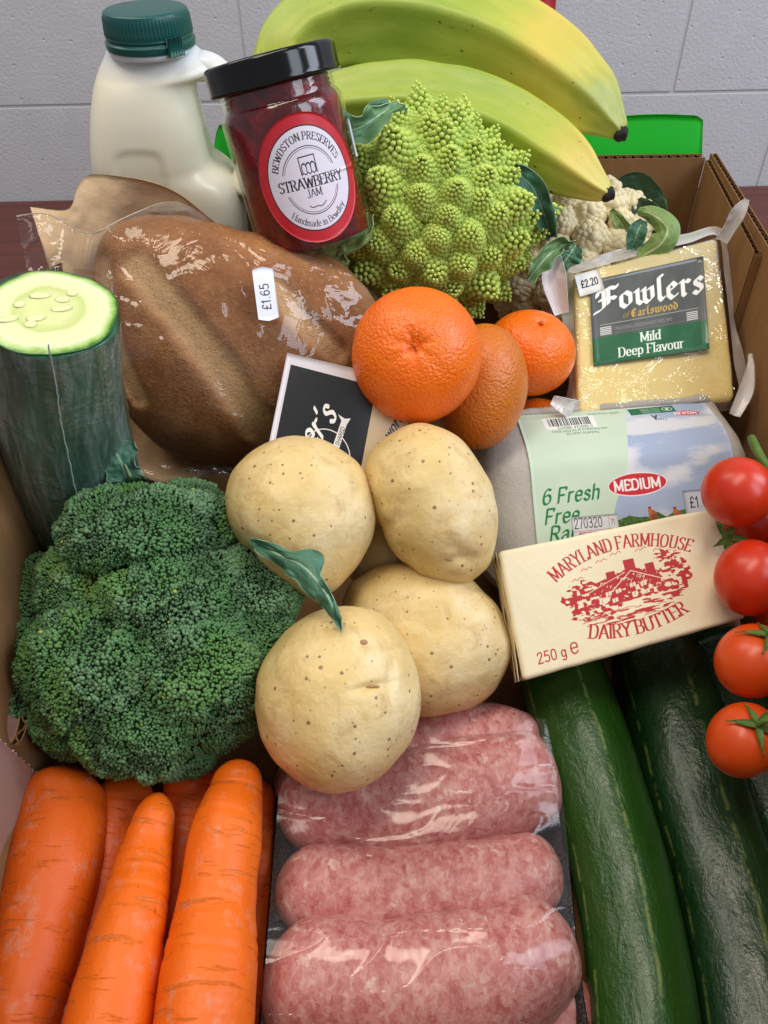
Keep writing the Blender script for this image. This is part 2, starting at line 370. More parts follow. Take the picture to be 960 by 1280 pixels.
# ------------------------------------------------------------------ flat print: a small lettering machine
GL = {
'A': (.72, '-0,0 .36,1 .72,0', '=.13,.36 .59,.36'), 'B': (.6, '-.06,0 .06,1', '~.06,1 .36,1 .5,.9 .5,.64 .36,.54 .06,.53', '~.06,.53 .38,.52 .57,.42 .57,.1 .38,0 .06,0'),
'C': (.68, '~.66,.82 .5,.99 .25,.97 .05,.72 .05,.28 .25,.03 .5,.01 .67,.2'), 'D': (.68, '-.06,0 .06,1', '~.06,1 .36,1 .58,.85 .65,.5 .58,.15 .36,0 .06,0'),
'E': (.56, '-.06,0 .06,1', '=.06,1 .54,1 .54,.86', '=.06,.52 .42,.52', '=.06,0 .56,0 .56,.15'), 'F': (.54, '-.06,0 .06,1', '=.06,1 .52,1 .52,.86', '=.06,.5 .4,.5'),
'G': (.72, '~.66,.82 .5,.99 .25,.97 .05,.72 .05,.28 .25,.03 .5,.01 .66,.14', '-.66,.12 .66,.42', '=.46,.42 .7,.42'),
'H': (.7, '-.06,0 .06,1', '-.64,0 .64,1', '=.06,.52 .64,.52'), 'I': (.16, '-.08,0 .08,1'), 'J': (.42, '-.34,1 .34,.2', '~.34,.2 .28,.02 .12,-.02 .02,.12'),
'K': (.64, '-.06,0 .06,1', '=.58,1 .06,.45', '-.24,.6 .62,0'), 'L': (.54, '-.06,0 .06,1', '=.06,0 .54,0 .54,.15'), 'M': (.86, '=.06,0 .06,1', '-.06,1 .43,.12', '=.43,.12 .78,1', '-.78,1 .78,0'),
'N': (.7, '=.06,0 .06,1', '-.06,1 .64,0', '=.64,0 .64,1'), 'O': (.74, '~.37,1 .13,.9 .04,.5 .13,.1 .37,0 .61,.1 .7,.5 .61,.9 .37,1'),
'P': (.58, '-.06,0 .06,1', '~.06,1 .38,1 .54,.88 .54,.6 .38,.46 .06,.46'), 'R': (.64, '-.06,0 .06,1', '~.06,1 .38,1 .54,.88 .54,.64 .38,.52 .06,.52', '-.3,.52 .62,0'),
'S': (.54, '~.5,.82 .4,.98 .18,.98 .05,.82 .08,.64 .28,.53 .46,.42 .52,.22 .4,.03 .18,0 .04,.16'), 'T': (.62, '-.31,0 .31,1', '=.0,.86 .0,1 .62,1 .62,.86'),
'U': (.7, '-.07,1 .07,.3', '~.07,.3 .14,.05 .35,-.01 .56,.05 .63,.3', '=.63,.3 .63,1'), 'V': (.7, '-0,1 .35,0', '=.35,0 .7,1'), 'W': (1.0, '-0,1 .27,0', '=.27,0 .5,.9', '-.5,.9 .75,0', '=.75,0 1,1'),
'X': (.66, '-0,1 .66,0', '=.66,1 0,0'), 'Y': (.66, '-0,1 .33,.48', '=.66,1 .33,.48', '-.33,.48 .33,0'), 'Z': (.6, '=0,1 .6,1 0,0 .6,0'),
'a': (.5, '~.08,.56 .2,.67 .36,.64 .42,.5 .42,.1', '-.42,.4 .42,0', '~.42,.4 .2,.36 .05,.24 .07,.05 .22,-.01 .42,.14'), 'b': (.52, '-.07,0 .07,1', '~.07,.5 .26,.67 .46,.55 .46,.13 .26,0 .07,.14'),
'c': (.46, '~.43,.54 .3,.67 .13,.62 .04,.34 .13,.05 .3,0 .44,.13'), 'd': (.52, '-.45,0 .45,1', '~.45,.5 .26,.67 .06,.55 .06,.13 .26,0 .45,.14'),
'e': (.48, '=.05,.36 .44,.36', '~.44,.36 .42,.58 .25,.68 .1,.6 .04,.34 .12,.06 .28,0 .44,.12'), 'f': (.34, '-.14,0 .14,.8', '~.14,.8 .2,.97 .38,.98', '=0,.66 .32,.66'),
'g': (.5, '~.42,.5 .24,.67 .06,.55 .06,.18 .24,.06 .42,.2', '~.42,.66 .42,-.05 .3,-.26 .06,-.2'), 'h': (.52, '-.07,0 .07,1', '~.07,.48 .2,.65 .38,.64 .44,.48', '-.44,.48 .44,0'),
'i': (.16, '-.08,0 .08,.66', '.08,.92'), 'j': (.2, '~.1,.66 .1,-.1 0,-.25'), 'k': (.5, '-.07,0 .07,1', '=.42,.66 .07,.28', '-.2,.4 .48,0'), 'l': (.16, '-.08,0 .08,1'),
'm': (.8, '-.07,0 .07,.66', '~.07,.5 .2,.66 .34,.64 .39,.48', '-.39,.48 .39,0', '~.39,.5 .52,.66 .66,.64 .71,.48', '-.71,.48 .71,0'), 'n': (.52, '-.07,0 .07,.66', '~.07,.48 .2,.65 .38,.64 .44,.48', '-.44,.48 .44,0'),
'o': (.52, '~.26,.67 .1,.6 .04,.33 .1,.06 .26,0 .42,.06 .48,.33 .42,.6 .26,.67'), 'p': (.52, '-.07,-.28 .07,.66', '~.07,.5 .26,.67 .46,.55 .46,.13 .26,0 .07,.14'),
'q': (.52, '-.45,-.28 .45,.66', '~.45,.5 .26,.67 .06,.55 .06,.13 .26,0 .45,.14'),
'r': (.36, '-.07,0 .07,.66', '~.07,.44 .18,.62 .34,.64'), 's': (.42, '~.38,.54 .26,.67 .1,.62 .08,.46 .24,.36 .38,.24 .34,.04 .18,0 .04,.12'), 't': (.34, '-.14,.9 .14,.14', '~.14,.14 .18,0 .34,.04', '=0,.66 .32,.66'),
'u': (.52, '-.07,.66 .07,.2', '~.07,.2 .14,0 .3,0 .44,.18', '-.44,.66 .44,0'), 'v': (.48, '-0,.66 .24,0', '=.24,0 .48,.66'), 'w': (.7, '-0,.66 .18,0', '=.18,0 .35,.6', '-.35,.6 .53,0', '=.53,0 .7,.66'),
'x': (.46, '-0,.66 .46,0', '=.46,.66 0,0'), 'y': (.48, '-0,.66 .25,0', '=.48,.66 .25,0 .1,-.28'), 'z': (.44, '=0,.66 .44,.66 0,0 .44,0'),
'0': (.54, '~.27,1 .1,.88 .04,.5 .1,.12 .27,0 .44,.12 .5,.5 .44,.88 .27,1'), '1': (.34, '=.04,.78 .2,1', '-.2,1 .2,0'), '2': (.54, '~.06,.78 .12,.94 .28,1 .45,.92 .46,.7 .3,.42 .04,0', '=.04,0 .52,0'),
'3': (.54, '~.06,.86 .24,1 .44,.92 .45,.66 .22,.54', '~.22,.54 .48,.44 .48,.12 .28,0 .05,.12'), '4': (.56, '=.4,0 .4,1 .03,.3 .54,.3'), '5': (.54, '=.46,1 .12,1 .08,.56', '~.08,.56 .28,.64 .47,.5 .47,.14 .28,0 .05,.1'),
'6': (.54, '~.46,.92 .28,1 .1,.8 .04,.38 .12,.06 .3,0 .48,.14 .48,.48 .3,.6 .07,.46'), '7': (.52, '=.03,1 .5,1 .2,0'), '8': (.54, '~.27,1 .08,.9 .1,.62 .27,.53 .44,.62 .46,.9 .27,1', '~.27,.53 .05,.4 .06,.08 .27,0 .48,.08 .49,.4 .27,.53'),
'9': (.54, '~.08,.08 .26,0 .44,.2 .5,.62 .42,.94 .24,1 .06,.86 .06,.52 .24,.4 .47,.54'),
'£': (.56, '~.5,.82 .4,.99 .22,.95 .16,.75 .2,.4 .06,.02', '=.04,.03 .54,.03', '=.04,.48 .42,.48'), '.': (.2, '.1,.03'), '-': (.4, '=.04,.35 .36,.35'), "'": (.16, '=.1,1 .06,.8'), '·': (.2, '.1,.42'),
'%': (.8, '=.66,1 .14,0', '~.18,1 .06,.8 .18,.6 .3,.8 .18,1', '~.62,.4 .5,.2 .62,0 .74,.2 .62,.4'), ',': (.2, '=.12,.05 .06,-.12'),
}
# broken-pen letters
BLK = {
'F': (.86, '-.3,.86 .3,.16 .1,.02 -.12,-.06', '~-.02,.7 .06,.9 .3,.92 .56,1.02 .84,.96 .9,1.06', '=.5,.98 .5,.3', '=.3,.5 .68,.55 .8,.48', '=.12,.5 .3,.52'),
'o': (.56, '=.28,.66 .08,.54 .08,.12 .26,-.02', '=.28,.66 .48,.52 .48,.14 .26,-.02'), 'w': (.86, '=.02,.6 .12,.66 .12,.12 .26,0 .42,.12', '=.34,.6 .43,.66 .43,.12 .56,0', '=.62,.6 .76,.66 .78,.18 .56,0'),
'l': (.3, '=.2,1.08 .1,1 .1,.12 .2,-.02 .3,.08', '=.1,1.02 .26,1.06'), 'e': (.48, '=.26,.66 .08,.52 .08,.14 .24,-.02 .44,.1', '=.26,.66 .42,.5 .1,.3'),
'r': (.44, '=.02,.6 .12,.66 .12,.06 .2,0', '=.16,.5 .3,.64 .42,.56'), 's': (.46, '=.42,.56 .3,.67 .12,.56 .12,.44 .38,.26 .38,.12 .2,-.02 .04,.08'),
'E': (.66, '~.56,.84 .36,1 .12,.8 .08,.3 .3,-.02 .6,.14', '=.26,.9 .26,.1', '=.12,.5 .5,.5'), 'a': (.5, '=.1,.56 .24,.66 .38,.54 .38,.08 .48,0', '=.38,.36 .12,.28 .1,.08 .22,-.01 .38,.12'),
't': (.34, '=.14,.84 .14,.1 .24,-.01 .34,.06', '=.02,.64 .32,.64'), 'd': (.52, '=.1,.9 .36,.66 .46,.5 .46,.14 .26,-.02', '=.3,.64 .08,.52 .08,.12 .26,-.02'), 'f': (.34, '=.34,.98 .2,.98 .14,.84 .14,0', '=.02,.64 .3,.64'),
}
SANS = dict(nib=(.062, .062, 0)); BOLD = dict(nib=(.1, .085, 0)); SERIF = dict(nib=(.07, .026, 0), serif=1); SERIFB = dict(nib=(.09, .034, 0), serif=1)
SCRIPT = dict(nib=(.085, .03, 38), slant=.22); BLACK = dict(nib=(.115, .028, 38), g=BLK, space=.12); MONO = dict(nib=(.06, .06, 0), sx=.9)
class Canvas:
    def __init__(s, w, h, bg):
        s.w, s.h = w, h; s.a = np.zeros((h, w, 3)); s.a[:] = s.c(bg)
    def c(s, h):
        if isinstance(h, str): h = h.lstrip('#'); return np.array([int(h[i:i + 2], 16) / 255 for i in (0, 2, 4)])
        return np.array(h)
    def xy(s, x0=0, y0=0, x1=None, y1=None):
        return np.meshgrid(np.arange(x0, x1 or s.w) + .5, np.arange(y0, y1 or s.h) + .5)
    def paint(s, mask, col, x0=0, y0=0):
        h, w = mask.shape; v = s.a[y0:y0 + h, x0:x0 + w]; m = np.clip(mask, 0, 1)[..., None]; v[:] = v * (1 - m) + s.c(col) * m
    def poly(s, pts, col):
        X, Y = s.xy(); p = np.array(pts, float); ins = np.zeros(X.shape, bool)
        for (x0, y0), (x1, y1) in zip(p, np.roll(p, -1, 0)):
            if y0 == y1: continue
            ins ^= ((Y > y0) != (Y > y1)) & (X < (x1 - x0) * (Y - y0) / (y1 - y0) + x0)
        s.paint(ins.astype(float), col); return ins
    def ellipse(s, cx, cy, rx, ry, col, w=None, ang=0, a0=None, a1=None):
        X, Y = s.xy(); ca, sa = cos(radians(ang)), sin(radians(ang)); dx, dy = X - cx, Y - cy
        u, v = (dx * ca + dy * sa), (-dx * sa + dy * ca); d = (np.hypot(u / rx, v / ry) - 1) * min(rx, ry)
        m = (np.clip(.5 - d, 0, 1) if w is None else np.clip(w / 2 + .5 - abs(d), 0, 1))
        if a0 is not None:
            th = np.degrees(np.arctan2(-v, u)) % 360; m = m * (((th - a0) % 360) < ((a1 - a0) % 360))
        s.paint(m, col); return m
    def line(s, pts, w, col, curve=False):
        p = cr(pts, len(pts) * 8) if curve else np.array(pts, float)
        x0, y0 = np.floor(p.min(0) - w - 2).astype(int).clip(0); x1 = int(min(s.w, p[:, 0].max() + w + 3)); y1 = int(min(s.h, p[:, 1].max() + w + 3))
        if x1 <= x0 or y1 <= y0: return
        X, Y = s.xy(x0, y0, x1, y1); d = np.full(X.shape, 1e9)
        for a, b in zip(p[:-1], p[1:]):
            e = b - a; t = np.clip(((X - a[0]) * e[0] + (Y - a[1]) * e[1]) / (e @ e + 1e-9), 0, 1)
            d = np.minimum(d, np.hypot(X - a[0] - t * e[0], Y - a[1] - t * e[1]))
        s.paint(np.clip(w / 2 + .5 - d, 0, 1), col, x0, y0)
    def glyph(s, spec, ox, oy, A, st, col):
        na, nb, ang = st['nib']; ang = radians(ang); sl = st.get('slant', 0)
        Mn = np.array([[cos(ang) / na, sin(ang) / na], [-sin(ang) / nb, cos(ang) / nb]])
        segs = []
        for q in spec[1:]:
            k = q[0]; pts = np.array([[float(c) for c in w.split(',')] for w in q.lstrip('-=~').split()])
            if k == '~': pts = cr(pts, len(pts) * 6)
            if st.get('serif') and k == '-' and len(pts) == 2:
                for e in pts:
                    if min(abs(e[1]), abs(e[1] - 1), abs(e[1] - .66)) < .02: segs.append((e + [-.11, 0], e + [.11, 0]))
            pts = pts + np.stack([pts[:, 1] * sl, 0 * pts[:, 1]], 1)
            if len(pts) == 1: pts = np.array([pts[0], pts[0] + 1e-3])
            segs += list(zip(pts[:-1], pts[1:]))
        Ai = np.linalg.inv(A); cs = np.array([[ -.35, -.4], [spec[0] + .45, -.4], [-.35, 1.2], [spec[0] + .45, 1.2]]) @ A.T + [ox, oy]
        x0, y0 = np.floor(cs.min(0)).astype(int).clip(0); x1 = int(min(s.w, cs[:, 0].max() + 1)); y1 = int(min(s.h, cs[:, 1].max() + 1))
        if x1 <= x0 or y1 <= y0: return
        X, Y = s.xy(x0, y0, x1, y1); L = np.stack([X - ox, Y - oy], -1) @ Ai.T @ Mn.T; d = np.full(X.shape, 1e9)
        for a, b in segs:
            a, b = Mn @ a, Mn @ b; e = b - a; t = np.clip(((L - a) @ e) / (e @ e + 1e-12), 0, 1)
            d = np.minimum(d, np.linalg.norm(L - a - t[..., None] * e, axis=-1))
        soft = 1 / (np.linalg.norm(A[:, 0]) * min(na, nb) * 1.5)
        s.paint(np.clip((1 - d) / soft + .5, 0, 1), col, x0, y0)
    def text(s, txt, x, y, size, st, col, ang=0, align='l', arc=None, flip=False, sx=None):
        g = dict(GL); g.update(st.get('g', {})); sp = st.get('space', .14); kx = (sx or st.get('sx', 1.0))
        ws = [(g[c][0] + sp) if c != ' ' else .34 for c in txt]; tot = (sum(ws) - sp) * size * kx
        p = -tot / 2 if (align == 'c' or arc) else 0
        for c, wd in zip(txt, ws):
            if c != ' ':
                if arc:
                    r, mid = arc; th = radians(mid) + (1 if not flip else -1) * (p + wd * size * kx / 2) / r
                    rr = th + pi / 2 if not flip else th - pi / 2
                    ca, sa = cos(rr), sin(rr); A = np.array([[ca * kx, sa], [sa * kx, -ca]]) * size
                    o = np.array([x + r * cos(th), y + r * sin(th)]) - A @ [ (wd) / 2, 0]
                else:
                    ca, sa = cos(radians(ang)), sin(radians(ang)); A = np.array([[ca * kx, sa], [sa * kx, -ca]]) * size
                    o = np.array([x + p * ca, y + p * sa])
                s.glyph(g[c], o[0], o[1], A, st, col)
            p += wd * size * kx
    def image(s, name):
        im = bpy.data.images.new(name, s.w, s.h); px = np.ones((s.h, s.w, 4), np.float32); px[..., :3] = s.a[::-1]
        im.pixels.foreach_set(px.reshape(-1)); im.update(); im.pack(); return im
def print_mat(name, cv, rough=.4, spec=.4, **kw):
    a = M(name, rough=rough, spec=spec, **kw)
    n = a.node('TexImage'); n.image = cv.image(name); n.interpolation = 'Cubic'; n.extension = 'EXTEND'
    a.set('Base Color', n.outputs[0]); return a
def patch(name, fn, nu, nv, mat, parent, us=(0, 1), vs=(0, 1), thickness=.02, kind=None):
    """fn(u,v)->world; v=0 is the bottom"""
    u, v = np.meshgrid(np.linspace(*us, nu), np.linspace(*vs, nv), indexing='ij')
    W = fn(u, v); V, F = thick(W.reshape(-1, 3), nu, nv, thickness)
    uv = np.stack([u, v], -1).reshape(-1, 2)
    return mesh(name, V, F, mat, parent, uv=np.concatenate([uv, uv]), kind=kind)
def bil(q):
    TL, TR, BR, BL = [np.asarray(c, float) for c in q]
    def f(u, v):
        u, v = u[..., None], v[..., None]; return (BL * (1 - u) + BR * u) * (1 - v) + (TL * (1 - u) + TR * u) * v
    return f
def envelope(Vlist, x0, x1, y0, y1, step, dil, blur, tdef):
    """depth of a film lying over bodies, on a grid of viewing rays -> sampler(px,py)"""
    nx, ny = int((x1 - x0) / step) + 1, int((y1 - y0) / step) + 1
    X, Y = np.meshgrid(x0 + np.arange(nx) * step, y0 + np.arange(ny) * step, indexing='ij')
    T = tdef(X, Y).astype(float)
    for V in Vlist:
        a, b, t = proj(V); i = np.round((a - x0) / step).astype(int); j = np.round((b - y0) / step).astype(int)
        k = (i >= 0) & (i < nx) & (j >= 0) & (j < ny); np.minimum.at(T, (i[k], j[k]), t[k])
    for _ in range(dil):
        Q = np.pad(T, 1, mode='edge'); T = np.min([Q[a:a + nx, b:b + ny] for a in range(3) for b in range(3)], 0)
    for _ in range(blur):
        Q = np.pad(T, 1, mode='edge'); T = (Q[:-2, 1:-1] + Q[2:, 1:-1] + Q[1:-1, :-2] + Q[1:-1, 2:] + 2 * T) / 6
    def samp(px, py):
        a = np.clip((np.asarray(px, float) - x0) / step, 0, nx - 1.001); b = np.clip((np.asarray(py, float) - y0) / step, 0, ny - 1.001)
        i, j = a.astype(int), b.astype(int); f, g = a - i, b - j
        return T[i, j] * (1 - f) * (1 - g) + T[i + 1, j] * f * (1 - g) + T[i, j + 1] * (1 - f) * g + T[i + 1, j + 1] * f * g
    return samp
def Pa(px, py, t):
    px, py, t = [np.asarray(c, float) for c in (px, py, t)]
    return CAM + t[..., None] * (Fv + ((px - 480) / FPX)[..., None] * Rv + ((640 - py) / FPX)[..., None] * Uv)
def pathP(pts):
    return np.array([P(*p[:3]) for p in pts])

# ------------------------------------------------------------------ the setting: table and painted block wall
def PY(px, py, y):
    r = ray(px, py); return CAM + (y - CAM[1]) / r[1] * r
YW = float(PZ(480, 241, 0)[1])
a = M("varnished table top", rough=.42, spec=.4)
co = a.co('obj', (.05, 1.2, 1)); n = a.noise(co, 1.0, 5, .6, .6)
a.set('Base Color', a.ramp(n, [(.3, '#42201a'), (.5, '#592c22'), (.75, '#6a372b')])).nb(n, .0002)
V, F = boxm((-130, -30, -3), (130, YW - .3, 0))
tb = mesh("table", V, F, a.m, smooth_=False, kind='structure')

a = M("painted blockwork", rough=.62, spec=.35)
co = a.co('obj'); n = a.noise(co, .35, 6, .65); p = a.vor(co, .9); pit = a.ramp(p, [(.0, 0), (.16, 1)]); fine = a.noise(co, 3.2, 4, .6)
msk = a.ramp(a.noise(co, .5, 2), [(.44, 1), (.54, 0)])
hh = a.math('ADD', a.math('MULTIPLY', a.math('MAXIMUM', pit, msk), .8), a.math('MULTIPLY', fine, .7))
a.set('Base Color', a.mix(n, '#c2c3c9', '#d2d3d9')).nb(hh, .0014, .65)
mblock = a.m
a = M("painted mortar", '#cacace', .6); mmort = a.m
V, F = boxm((-150, YW + .12, -30), (150, YW + 12, 90))
wall = mesh("wall", V, F, mmort, smooth_=False, kind='structure', loc=(0, YW, 0))
zj = PY(480, 124, YW)[2]
xu = PY(841, 112, YW)[0]; xl = PY(945, 230, YW)[0]
BL_, BH, G_ = 46.05, 22.55, .4
for r_, (z0, xs) in enumerate([(zj + G_ / 2, xu), (zj - G_ / 2 - BH, xl), (zj + G_ * 1.5 + BH, xl), ]):
    for k in range(-3, 2):
        x0 = xs + G_ / 2 + k * (BL_ + G_)
        c8 = [[[(x0 + i * BL_, YW + 3 * (1 - kk), z0 + j * BH) for i in (0, 1)] for j in (0, 1)] for kk in (0, 1)]
        V, F, L = rbox(c8, (BL_, BH, 3), .04, 8)
        mesh("block", V, F, mblock, wall, smooth_=False)

a = M("cream paper notice", '#d8c4a4', .7)
tn = thing("wall_notice", "cream paper notice with red edge on the wall above the bananas", "notice", PY(640, 0, YW))
y_ = YW - .25
q = [PY(585, 8, y_), PY(670, 24, y_), PY(678, -60, y_), PY(585, -60, y_)]
patch("sheet", bil([q[3], q[2], q[1], q[0]]), 2, 2, a.m, tn, thickness=.1)
a = M("red card", '#a81822', .6)
q = [PY(674, -60, y_ + .1), PY(700, -60, y_ + .1), PY(692, 36, y_ + .1), PY(675, 26, y_ + .1)]
patch("red_edge", bil(q), 2, 2, a.m, tn, thickness=.08)

# ------------------------------------------------------------------ cardboard box
def card_mat(name, c1, c2, sc=1.0):
    a = M(name, rough=.8, spec=.2); co = a.co('obj', (1, 1, .25)); n = a.noise(co, 1.2 * sc, 5, .65); g = a.noise(a.co('obj', (6, 6, .6)), 1, 2)
    a.set('Base Color', a.mix(n, c1, c2)); a.nb(a.math('ADD', n, a.math('MULTIPLY', g, .4)), .0005, .5); return a.m
mcard = card_mat("brown cardboard", '#7d5a38', '#94704a')
mflute = card_mat("fluted paper", '#6b4c30', '#86643f')
mgreen = M("green printed card", '#0cba22', .45).m
box = thing("cardboard_box", "open brown corrugated cardboard box packed full of groceries", "box", (0, 30, 0))
def corr(name, a, b, c, d, nrml, th=.42, mi=None, mo=None, parent=None, flute=True, pitch=.62, hole=None):
    """inner face corners a(bl) b(br) c(tr) d(tl); nrml points out of the box"""
    a, b, c, d = [np.array(q, float) for q in (a, b, c, d)]; nrml = nrm(nrml); e = .05
    parts = []
    for k, o0 in enumerate((0, th - e)):
        q = [p + nrml * o0 for p in (a, b, c, d)] + [p + nrml * (o0 + e) for p in (a, b, c, d)]
        if hole is None:
            parts.append((np.array(q), np.array([[3, 2, 1, 0], [4, 5, 6, 7], [0, 1, 5, 4], [1, 2, 6, 5], [2, 3, 7, 6], [3, 0, 4, 7]])))
        else:
            hc, hu, hv = hole; N_ = 64; ph = np.linspace(0, 2 * pi, N_, endpoint=False)
            ux = nrm(b - a); vx = nrm(d - a); W_, H_ = np.linalg.norm(b - a), np.linalg.norm(d - a)
            cu, cv_ = (hc - a) @ ux, (hc - a) @ vx
            inn = np.stack([cu + hu * np.cos(ph), cv_ + hv * np.sin(ph)], 1)
            dx, dy = np.cos(ph), np.sin(ph)
            tt = np.minimum(np.where(dx > 0, (W_ - cu) / np.maximum(dx, 1e-6), cu / np.maximum(-dx, 1e-6)), np.where(dy > 0, (H_ - cv_) / np.maximum(dy, 1e-6), cv_ / np.maximum(-dy, 1e-6)))
            out = np.stack([cu + tt * dx, cv_ + tt * dy], 1)
            rings = []
            for R2, off in ((out, o0), (inn, o0), (inn, o0 + e), (out, o0 + e)):
                rings.append(a + R2[:, :1] * ux + R2[:, 1:] * vx + nrml * off)
            V = np.array(rings).reshape(-1, 3); f = gridF(4, N_, True)
            parts.append((V, f))
    V0, F0 = join(parts[:1]); main = mesh(name, V0, F0, mi or mcard, parent, smooth_=False)
    V1, F1 = join(parts[1:]); mesh("outer_liner", V1, F1, mo or mcard, main, smooth_=False)
    if flute:
        L = np.linalg.norm(b - a); n = int(L / pitch * 8); s = np.linspace(0, 1, n)
        wv = (th / 2) + (th / 2 - e - .01) * np.sin(s * L / pitch * 2 * pi)
        bot = a + s[:, None] * (b - a) + wv[:, None] * nrml; top = d + s[:, None] * (c - d) + wv[:, None] * nrml; top = top - nrm(d - a) * .03
        if hole is not None: bot = top - nrm(d - a) * 3
        G = np.stack([bot, top], 0); V, F = thick(G.reshape(-1, 3), 2, n, .03); mesh("fluting", V, F, mflute, main, smooth_=True)
    return main
ZR = 17.0
FR = PZ(882, 197, ZR); FR[2] = 0; FL = np.array([-19.0, PZ(480, 201, ZR)[1], 0]); NR = PZ(963, 333, ZR); NR[2] = 0
dR = nrm(NR - FR); NRx = FR + dR * ((FR[1] - 2.5) / -dR[1]); NL = np.array([-14.2, 2.5, 0.0])
z0v, z1v = np.array([0, 0, .5]), np.array([0, 0, ZR])
corr("end_panel", FL + z0v, FR + z0v, FR + z1v, FL + z1v, (0, 1, 0), th=.8, parent=box)
nR = np.array([-dR[1], dR[0], 0]); nR = nR if nR[0] > 0 else -nR
FR2 = FR + nR * .45
corr("side_panel", NRx + nR * .45 + z0v, FR2 + z0v + np.array([0, .5, 0]), FR2 + z1v + np.array([0, .5, .15]), NRx + nR * .45 + z1v, nR, parent=box)
# doubled inner flap along the far part of the right side
e1 = FR + dR * 13.5
corr("corner_flap", e1 + z0v, FR + z0v + dR * .1, FR + z1v + dR * .1 - [0, 0, .1], e1 + z1v - [0, 0, .5], nR, th=.38, parent=box)
e2 = e1 + nR * -.02
corr("flap_end", e1 + nR * .0 + z0v, e1 + nR * .4 + z0v, e1 + nR * .4 + z1v - [0, 0, .6], e1 + z1v - [0, 0, .6], -dR * -1, th=.3, parent=box)
# left side, bowed slightly, with a hand hole near its front
dL = nrm(FL - NL); nL = np.array([-dL[1], dL[0], 0]); nL = nL if nL[0] < 0 else -nL
r = ray(24, 890); tH = ((NL - CAM) @ nL) / (r @ nL); HC = CAM + tH * r
print("hand hole at", HC)
corr("side_panel", FL + z0v, NL + z0v, NL + z1v, FL + z1v, nL, parent=box, hole=(HC, 1.5, 1.05))
corr("end_panel", NRx + z0v, NL + z0v, NL + z1v, NRx + z1v, (0, -1, 0), parent=box)
V, F = boxm((0, 0, 0), (1, 1, 1)); base = np.array([NL, NRx, FR, FL])
q = [p + np.array([0, 0, .08]) for p in base] + [p + np.array([0, 0, .5]) for p in base]
mesh("base_panel", np.array(q), np.array([[3, 2, 1, 0], [4, 5, 6, 7], [0, 1, 5, 4], [1, 2, 6, 5], [2, 3, 7, 6], [3, 0, 4, 7]]), mcard, box, smooth_=False)
# rough torn rim of the hand hole
ux = nrm(NL - FL); ph = np.linspace(0, 2 * pi, 90, endpoint=False)
ring = np.array([HC + ux * 1.52 * cos(p) + np.array([0, 0, 1.07 * sin(p)]) + nL * (.2 + .12 * sin(9 * p)) for p in ph])
ring += rng.normal(0, .02, ring.shape)
V, F, st = tube(np.vstack([ring, ring[:1]]), np.full(91, .05), 6, 360, cap=(0, 0)); mesh("torn_edge", V, F, mflute, box)
# green outward flap standing behind the far rim
yg = FR[1] + 1.2
X0, X1 = PY(262, 200, yg)[0], PY(878, 197, yg)[0]
zb = ZR - .6; zt = PY(700, 147, yg + .6)[2]
def gf(u, v):
    x = X0 + (X1 - X0) * u; h = smooth(u, 0, .03) ** .5 * (1 - .10 * smooth(u, .985, 1.0))
    x = x - .35 * v * smooth(u, .9, 1)
    return np.stack([x, yg + .6 * v, zb + (zt - zb) * v * h + .08 * np.sin(u * 23) * v], -1)
patch("green_flap", gf, 120, 8, mgreen, box, thickness=.35)
# lower inner flap on the left, light on it put into its paler colour, with a dotted score line
ml = card_mat("lit inner card", '#8f7264', '#a5887c')
def PWl(x, y, k=.965):
    r = ray(x, y); return CAM + min(k * ((NL - CAM) @ nL) / (r @ nL), 36.0) * r
q = [PWl(-60, 866), P(70, 990, 37.2), P(30, 1150, 34.6), PWl(-60, 1150, .97)]; print('flap', proj(np.array(q)))
V, F = thick(bil(q)(*np.meshgrid(np.linspace(0, 1, 8), np.linspace(0, 1, 8), indexing='ij')).reshape(-1, 3), 8, 8, .3)
fl = mesh("inner_flap", V, F, ml, box)
dots = np.array([q[0] * (1 - s) + q[1] * s + nrm(CAM - q[0]) * .05 for s in np.linspace(.3, 1, 18)])
dots = dots + rng.normal(0, .035, dots.shape); V, F, _ = beads(dots, rng.uniform(.02, .055, len(dots))); mesh("score_line", V, F, M("torn white paper", '#c9bfb8', .8).m, fl, kind='stuff')

# ------------------------------------------------------------------ milk bottle
bx, by = -13.9, 53.0
def hp(px, py):      # pixel to x,z in the bottle's own upright plane
    q = PY(px, py, by - .6); return q[0], q[2]
a = M("milky plastic", rough=.36, spec=.5)
z = a.sep(a.node('TexCoord').outputs['Object'])[2]
fill = a.ramp(a.math('MULTIPLY', z, 4.0), [(.93, '#e9e4d0'), (.975, '#dce0e4')])
a.set('Base Color', fill); a.set('Subsurface Weight', .35).set('Subsurface Radius', (.02, .018, .014)).set('Subsurface Scale', .5)
a.set('Coat Weight', .25).set('Coat Roughness', .2)
mmilk = a.m
mb = thing("milk_bottle", "white plastic milk bottle with moulded handle and dark green screw cap, behind the bread", "bottle", (bx, by, .5))
